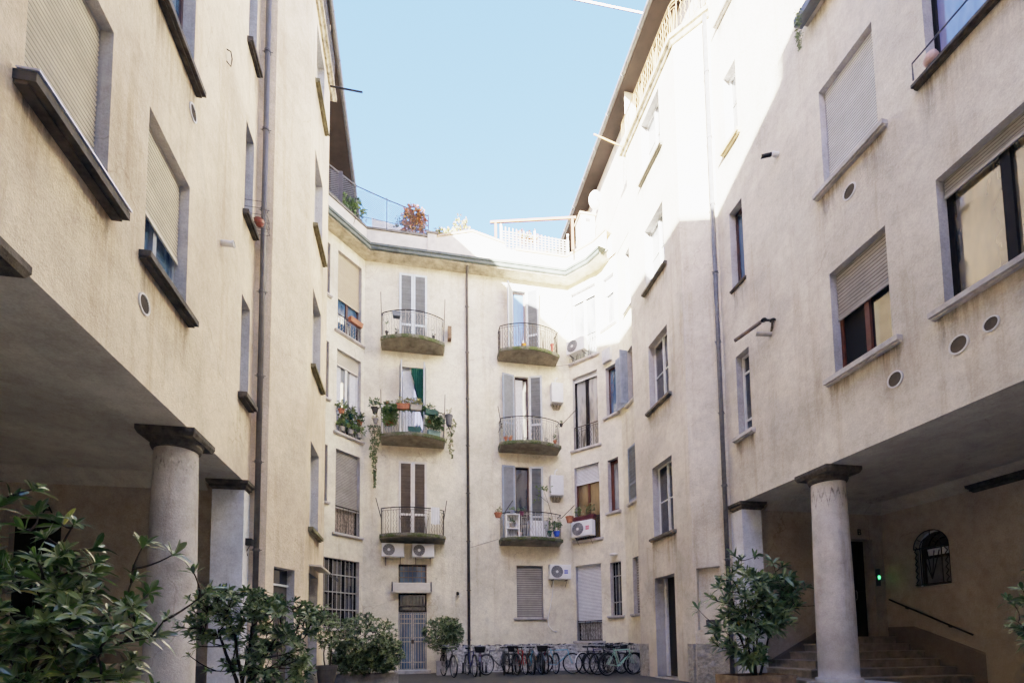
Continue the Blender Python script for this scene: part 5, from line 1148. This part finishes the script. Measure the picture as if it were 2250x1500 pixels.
for x in (0, 1.4, 2.8): m = MB(); m.box(x, x+.05, -.01, .05, -.1, 1.0); m.build('post', WFRAME, t)
t = empty('pergola', (3.06, 18.8, 16.9), 'timber pergola frame with a long top beam above the trellis', 'pergola'); PWD = plain('pergola_wood', (.16, .08, .045), .7, var=.2)
m = MB(); m.hexa([(-.05, -.04, 1.0), (3.27, -.87, 1.0), (3.27, -.79, 1.0), (-.05, .04, 1.0), (-.05, -.04, 1.08), (3.27, -.87, 1.08), (3.27, -.79, 1.08), (-.05, .04, 1.08)]); m.build('beam', PWD, t)
m = MB(); m.box(.12, .20, -.08, 0, -.3, 1.0); m.build('post', PWD, t); m = MB(); m.box(3.1, 3.18, -.82, -.74, -.3, 1.0); m.build('post', PWD, t)
t = empty('satellite_dish', (7.35, 18.2, 19.1), 'white satellite dish fixed under the right eave', 'satellite dish'); m = MB(); m.lathe([(.0, 0), (.15, .02), (.27, .07), (.32, .11)], (0, 0, 0), 20, Matrix.Rotation(radians(-62), 3, 'X') @ Matrix.Rotation(radians(-15), 3, 'Y')); m.build('dish', WHITE, t, smooth=True); m = MB(); m.tube([(.15, 0, -.05), (0, 0, 0), (-.05, -.3, .1)], .014, 5); m.build('arm', GREYM, t)
t = empty('chimney_box', (6.95, 18.4, 16.8), 'pale boxed duct with a small vent beside the right eave', 'chimney'); m = MB(); m.box(-.25, .35, 0, .6, -.9, 1.75); m.build('shaft', PARW, t); m = MB(); m.box(-.05, .15, -.012, 0, 1.45, 1.6); m.build('vent_opening', BROWN, t); m = MB(); m.box(-.30, .40, -.05, .65, 1.75, 1.82); m.build('cap', COPS, t)
m = MB(); m.tube([(-2.45, 14.5, 17.62), (-1.52, 14.5, 17.62)], .028, 6); m.build('line_rod', IRON, west); m = MB(); m.tube([(7.0, 14.98, 18.0), (6.0, 15.0, 18.28)], .026, 6); m.build('line_rod', plain('ochre_rod', (.35, .2, .08), .6), east)

# ---------------------------------------------------------------- bicycles
def wheel_meshes():
    a = MB(); r = .315; n = 28
    a.tube([(r*cos(2*pi*k/n), 0, r*sin(2*pi*k/n)) for k in range(n)], .013, 5, closed=True)
    for k in range(14): th = 2*pi*k/14; a.tube([(.02*cos(th+.6), .02*(-1)**k, .02*sin(th+.6)), (r*cos(th), 0, r*sin(th))], .0028, 3)
    a.tube([(0, -.045, 0), (0, .045, 0)], .018, 8)
    b = MB(); r = .335; b.tube([(r*cos(2*pi*k/n), 0, r*sin(2*pi*k/n)) for k in range(n)], .026, 7, closed=True)
    return a, b
WR, WT = wheel_meshes()
def mesh_of(mb, name, mat, smooth=False):
    me = bpy.data.meshes.new(name); me.from_pydata(mb.v, [], mb.f); me.materials.append(mat); me.update()
    if smooth: me.polygons.foreach_set('use_smooth', [True]*len(me.polygons))
    return me
ME_R = mesh_of(WR, 'wheel', plain('rim_metal', (.22, .22, .22), .35, metal=.5, var=.1)); ME_T = mesh_of(WT, 'tyre', RUBBER, True)
def inst(name, me, parent, loc=(0, 0, 0)): o = bpy.data.objects.new(name, me); col.objects.link(o); o.parent = parent; o.location = loc; return o
def bicycle(x, y, rz, label, paint, step=False, basket=False, drop=False, lean=0., steer=0., rack=True, sz=1., guard=None):
    t = empty('bicycle', (x, y, 0), label, 'bicycle', 'bicycles parked in front of the rear wall', rz=rz); t.rotation_euler = (lean, 0, rz)
    t.scale = (sz, sz, sz)
    pm = paint; R = .354; X0, X1 = -.52, .53; bb = (-.08, 0, .29); st = (-.26, 0, .80); hd = (.36, 0, .82); hd2 = (.40, 0, .68)
    m = MB()
    m.tube([bb, (-.28, 0, .86)], .021, 6); m.tube([bb, hd2], .025, 6)
    if step: m.tube([(-.19, 0, .55), (.1, 0, .5), (.38, 0, .76)], .022, 6)
    else: m.tube([st, hd], .021, 6)
    m.tube([hd, hd2], .02, 6)
    for s in (-.055, .055): m.tube([(bb[0], s*.5, bb[2]), (X0, s, R)], .009, 5); m.tube([(-.25, s*.4, .74), (X0, s, R)], .008, 5)
    m.build('frame', pm, t)
    m = MB(); 
    for s in (-.05, .05): m.tube([(.40, s*.8, .70), (.44, s, .55), (X1, s, R)], .010, 5)
    m.tube([(.39, -.04, .70), (.39, .04, .70)], .012, 5); m.build('fork', pm, t)
    for xx in (X0, X1):
        wo = inst('wheel', ME_R, t, (xx, 0, R)); inst('tyre', ME_T, wo)
    m = MB(); m.tube([(.36, 0, .80), (.34, 0, .95)], .012, 5)
    if drop: m.tube([(.28, -.30, .93), (.42, -.24, .97), (.36, 0, .96), (.42, .24, .97), (.28, .30, .93)], .012, 5)
    else: m.tube([(.12, -.29, 1.0), (.26, -.27, 1.03), (.36, -.10, .98), (.36, .10, .98), (.26, .27, 1.03), (.12, .29, 1.0)], .012, 6)
    hb = m.build('handlebar', CHROME, t); g = MB()
    for s in (-1, 1): g.tube([(.10, .292*s, 1.0), (.21, .28*s, 1.02)], .019, 6)
    g.build('grip', RUBBER, hb)
    m = MB(); m.hexa([(-.42, -.085, .88), (-.12, -.02, .90), (-.12, .02, .90), (-.42, .085, .88), (-.43, -.10, .935), (-.11, -.025, .93), (-.11, .025, .93), (-.43, .10, .935)]); m.tube([(-.27, 0, .8), (-.29, 0, .9)], .014, 5); m.build('saddle', RUBBER, t)
    m = MB(); m.tube([(bb[0]+.1*cos(k*pi/8), -.04, bb[2]+.1*sin(k*pi/8)) for k in range(16)], .008, 4, closed=True); m.tube([(bb[0], -.05, bb[2]), (bb[0]+.04, -.07, bb[2]-.16)], .01, 5); m.tube([(bb[0], .05, bb[2]), (bb[0]-.04, .07, bb[2]+.16)], .01, 5); m.box(bb[0], bb[0]+.09, -.15, -.07, bb[2]-.17, bb[2]-.15); m.box(bb[0]-.09, bb[0], .07, .15, bb[2]+.15, bb[2]+.17); m.build('crank', GREYM, t)
    for xx, a0, a1 in ((X0, .15*pi, .98*pi), (X1, .12*pi, .8*pi)):
        m = MB(); n = 12; r = .375
        for k in range(n):
            a = a0+(a1-a0)*k/n; b = a0+(a1-a0)*(k+1)/n; m.quad((xx+r*cos(a), -.026, R+r*sin(a)), (xx+r*cos(b), -.026, R+r*sin(b)), (xx+r*cos(b), .026, R+r*sin(b)), (xx+r*cos(a), .026, R+r*sin(a)))
        m.build('mudguard', guard or (RUBBER if not step else pm), t)
    if rack: m = MB(); m.box(-.72, -.35, -.06, .06, .755, .77); m.tube([(-.68, .05, .76), (X0, .06, R)], .006, 4); m.tube([(-.68, -.05, .76), (X0, -.06, R)], .006, 4); m.build('luggage_rack', IRON, t)
    m = MB(); m.lathe([(.0, .03), (.035, .02), (.04, -.01), (0, -.015)], (.46, 0, .84), 10, Matrix.Rotation(pi/2, 3, 'Y')); m.build('headlight', CHROME, t)
    if basket:
        m = MB()
        for (z, s) in ((.78, .75), (.84, .83), (.90, .92), (.97, 1.0)): m.tube([(.42, -.19*s, z), (.42+.26*s, -.19*s, z), (.42+.26*s, .19*s, z), (.42, .19*s, z)], .007, 4, closed=True)
        for a in range(9): s_ = -.19+.0475*a; m.tube([(.42, s_*.75, .78), (.42, s_, .97)], .005, 3); m.tube([(.42+.195, s_*.75, .78), (.68, s_, .97)], .005, 3)
        for a in range(5): x_ = .42+.05*a; 
        m.box(.42, .61, -.14, .14, .775, .785); m.quad((.616, -.145, .78), (.616, .145, .78), (.675, .18, .96), (.675, -.18, .96)); m.build('basket', IRON, t)
    return t
PB = lambda n, c: plain('paint_'+n, c, .3, coat=.4, var=.1)
fv = -pi/2     # front wheel towards the viewer
bicycle(1.12, 16.5, fv+.25, 'black bicycle half hidden behind the round shrub by the gate', PB('black', (.02, .02, .02)), step=True)
bicycle(1.86, 16.6, fv+.12, 'dark blue bicycle standing just right of the drainpipe', PB('navy', (.02, .03, .12)))
bicycle(2.18, 16.65, fv-.14, 'dark bicycle with a front basket, right of the dark blue one', PB('plum', (.05, .02, .04)), basket=True, step=True)
bicycle(2.85, 17.1, fv-1.0, 'grey bicycle turned sideways at the left end of the long row', PB('grey', (.12, .12, .13)))
bicycle(3.06, 17.0, fv-.20, 'black bicycle, first facing the viewer in the long row', PB('black', (.02, .02, .02)))
bicycle(3.28, 16.9, fv+.16, 'black bicycle with wide bars left of the bright red one', PB('coal', (.03, .03, .035)), step=True)
bicycle(3.66, 17.0, fv+.06, 'bright red bicycle in the long row', PB('red', (.45, .02, .03)), lean=.06)
bicycle(3.98, 16.95, fv-.08, 'teal blue bicycle just right of the bright red one', PB('teal', (.03, .22, .32)))
bicycle(4.20, 17.1, fv+.10, 'slate grey bicycle between the teal and the dark red ones', PB('slate', (.08, .10, .11)), step=True)
bicycle(4.46, 17.1, fv-.05, 'dark red bicycle with a chrome headlight in the long row', PB('maroon', (.17, .02, .03)))
bicycle(4.72, 17.1, fv+.08, 'grey green bicycle second from the right of the long row', PB('greygreen', (.12, .15, .12)))
bicycle(4.88, 16.72, fv+.95, 'light blue bicycle turned sideways at the right end of the long row', PB('lightblue', (.20, .45, .58)), drop=True, rack=False)
side = pi
bicycle(6.52, 15.25, side+.28-pi, 'mint green bicycle in front of the right hand group', PB('mint', (.32, .55, .42)), drop=True, rack=False, lean=.05)
bicycle(6.38, 15.75, side+.36-pi, 'black bicycle directly behind the mint green one', PB('black', (.02, .02, .02)), basket=True)
bicycle(6.28, 16.15, side+.42-pi, 'silver grey bicycle in the middle of the right hand group', PB('silver', (.30, .30, .32)))
bicycle(6.12, 16.6, side+.48-pi, 'white mudguard bicycle at the back left of the right hand group', PB('black', (.02, .02, .02)), step=True, guard=WHITE)
bicycle(6.42, 16.9, side+.55-pi, 'navy bicycle closest to the wall in the right hand group', PB('navy', (.02, .03, .12)), basket=True)
bicycle(3.46, 17.2, fv-.3, 'graphite bicycle with a basket wedged left of the bright red one', PB('graphite', (.04, .04, .045)), basket=True)
bicycle(3.82, 17.15, fv+.22, 'brown bicycle squeezed between the red and the teal ones', PB('brownish', (.10, .045, .02)), step=True)
bicycle(4.33, 16.9, fv-.18, 'black bicycle with a basket left of the dark red one', PB('black', (.02, .02, .02)), basket=True)
bicycle(6.72, 15.55, .18, 'pale green bicycle between the mint one and the bay corner', PB('palegreen', (.42, .52, .40)), rack=False, lean=.05)
bicycle(6.85, 16.0, .5, 'black bicycle with raised handlebar nearest the bay corner', PB('black', (.02, .02, .02)), drop=True)
# bollard like wheel stands at the wall foot
for i, (x, lab) in enumerate(((1.75, 'black wheel stand behind the dark blue bicycle'), (2.0, 'black wheel stand between the first two bicycles'), (2.45, 'black wheel stand right of the basket bicycle'), (2.58, 'black wheel stand left of the long row'))):
    t = empty('wheel_stand', (x, 18.1, 0), lab, 'wheel stand', 'black wheel stands at the wall foot'); m = MB(); m.lathe([(.05, 0), (.055, .06), (.035, .10), (.032, .38), (.0, .40)], (0, 0, 0), 10); m.build('stand_post', RUBBER, t); m = MB(); m.box(-.09, .09, -.09, .09, 0, .02); m.build('foot_plate', IRON, t)
t = empty('litter_bin', (-2.18, 14.9, 0), 'grey metal bin with a round opening at the left bay corner', 'bin'); m = MB(); m.lathe([(.16, .0), (.17, .12), (.17, .80), (.18, .81), (.17, .86), (.0, .90)], (0, 0, 0), 20); m.build('bin_body', plain('bin_grey', (.26, .25, .24), .6), t, smooth=False); m = MB(); m.lathe([(0, 0), (.085, 0)], (0, -.178, .62), 16, Matrix.Rotation(pi/2, 3, 'X')); m.build('opening', BLACK, t)
# vapour trail high in the sky
d0 = Vector((.316, .868, 1.277)); d1 = Vector((.4575, .8427, 1.2459)); ct = MB(); a = d0*2000; b = d1*2000; e = (b-a); ct.tube([tuple(a-e*.3), tuple(a+e*.5), tuple(b+e*.6)], 4.5, 6, 3.4)
cm, cnt, cb = nmat('vapour'); cb.inputs['Base Color'].default_value = (.9, .9, .9, 1); cb.inputs['Roughness'].default_value = 1; ct_o = ct.build('vapour_trail', cm); tag(ct_o, kind='structure')
# ---------------------------------------------------------------- ground
m = MB(); m.quad((-300, -300, 0), (300, -300, 0), (300, 300, 0), (-300, 300, 0)); tag(m.build('ground', ASPH), kind='structure')
m = MB(); m.quad((-8, -8, .004), (12, -8, .004), (12, 11.0, .004), (-8, 11.0, .004)); tag(m.build('bounce_paving', plain('pale_bounce_paving', (.42, .39, .34), .8, var=.25, vscale=3, bstr=.2)), kind='structure')  # pale paving added out of view to bounce light up into the arcades

for r_ in (west, east, rear, south): keep(r_)

# ---------------------------------------------------------------- light, sky, camera
SUN = Vector((-.487, -1, .385)).normalized()
el = math.asin(SUN.z); az = atan2(SUN.x, SUN.y)
w = bpy.data.worlds.new('World'); sc.world = w; w.use_nodes = True; nt = w.node_tree
sky = nt.nodes.new('ShaderNodeTexSky'); sky.sky_type = 'NISHITA'; sky.sun_disc = False; sky.sun_elevation = el; sky.sun_rotation = az % (2*pi)
sky.air_density = 1.0; sky.dust_density = 1.2; sky.ozone_density = 1.0
bg = nt.nodes['Background']; bg.inputs['Strength'].default_value = .088
hs = nt.nodes.new('ShaderNodeHueSaturation'); hs.inputs['Saturation'].default_value = 1.28; nt.links.new(sky.outputs[0], hs.inputs['Color']); tn = nt.nodes.new('ShaderNodeMix'); tn.data_type = 'RGBA'; tn.blend_type = 'MULTIPLY'; tn.inputs[0].default_value = 1; tn.inputs[7].default_value = (1.05, .965, 1.22, 1); nt.links.new(hs.outputs[0], tn.inputs[6]); nt.links.new(tn.outputs[2], bg.inputs[0])
ld = bpy.data.lights.new('Sun', 'SUN'); ld.energy = 12.5; ld.angle = radians(.55); ld.color = (1, .93, .82)
lo = bpy.data.objects.new('Sun', ld); col.objects.link(lo); lo.rotation_euler = (-SUN).to_track_quat('-Z', 'Y').to_euler(); lo.location = SUN*60
cd = bpy.data.cameras.new('Camera'); co = bpy.data.objects.new('Camera', cd); col.objects.link(co)
yaw, pit, rol = radians(11.1485), radians(3.998), radians(-.7197)
f = Vector((sin(yaw)*cos(pit), cos(yaw)*cos(pit), sin(pit))); r = Vector((cos(yaw), -sin(yaw), 0)); u = r.cross(f)
r2 = r*cos(rol)+u*sin(rol); u2 = -r*sin(rol)+u*cos(rol)
co.matrix_world = Matrix(((r2.x, u2.x, -f.x, 0), (r2.y, u2.y, -f.y, 0), (r2.z, u2.z, -f.z, 1.1), (0, 0, 0, 1)))
cd.sensor_width = 36; cd.lens = 1100/2250*36; cd.shift_x = 0; cd.shift_y = 582.67/2250; cd.clip_start = .05; cd.clip_end = 6000
sc.camera = co
sc.view_settings.view_transform = 'Standard'; sc.view_settings.look = 'None'; sc.view_settings.exposure = 0; sc.view_settings.gamma = 1
sc.cycles.max_bounces = 12; sc.cycles.diffuse_bounces = 9

# film response of the photograph: lifted shadows and a soft shoulder, one global curve
vs = sc.view_settings; vs.use_curve_mapping = True; cm_ = vs.curve_mapping; cm_.white_level = (1.2, 1.2, 1.2); cm_.extend = 'HORIZONTAL'; cm_.clip_max_x = 1; cm_.clip_max_y = 1.2
KA, KB = 39.5, 40.2
cv = cm_.curves[3]; XS = [0, .0012, .003, .0055, .009, .016, .03, .05, .08, .12, .18, .27, .4, .6, .8, 1.0]
TOE = .0009
for x in XS[1:-1]: cv.points.new(x, KA*x*1.2/(1+KB*x*1.2)*(x/(x+TOE)))
cv.points[0].location = (0, 0); cv.points[len(cv.points)-1].location = (1, KA*1.2/(1+KB*1.2))
for p_ in cv.points: p_.handle_type = 'AUTO_CLAMPED'
cm_.update()
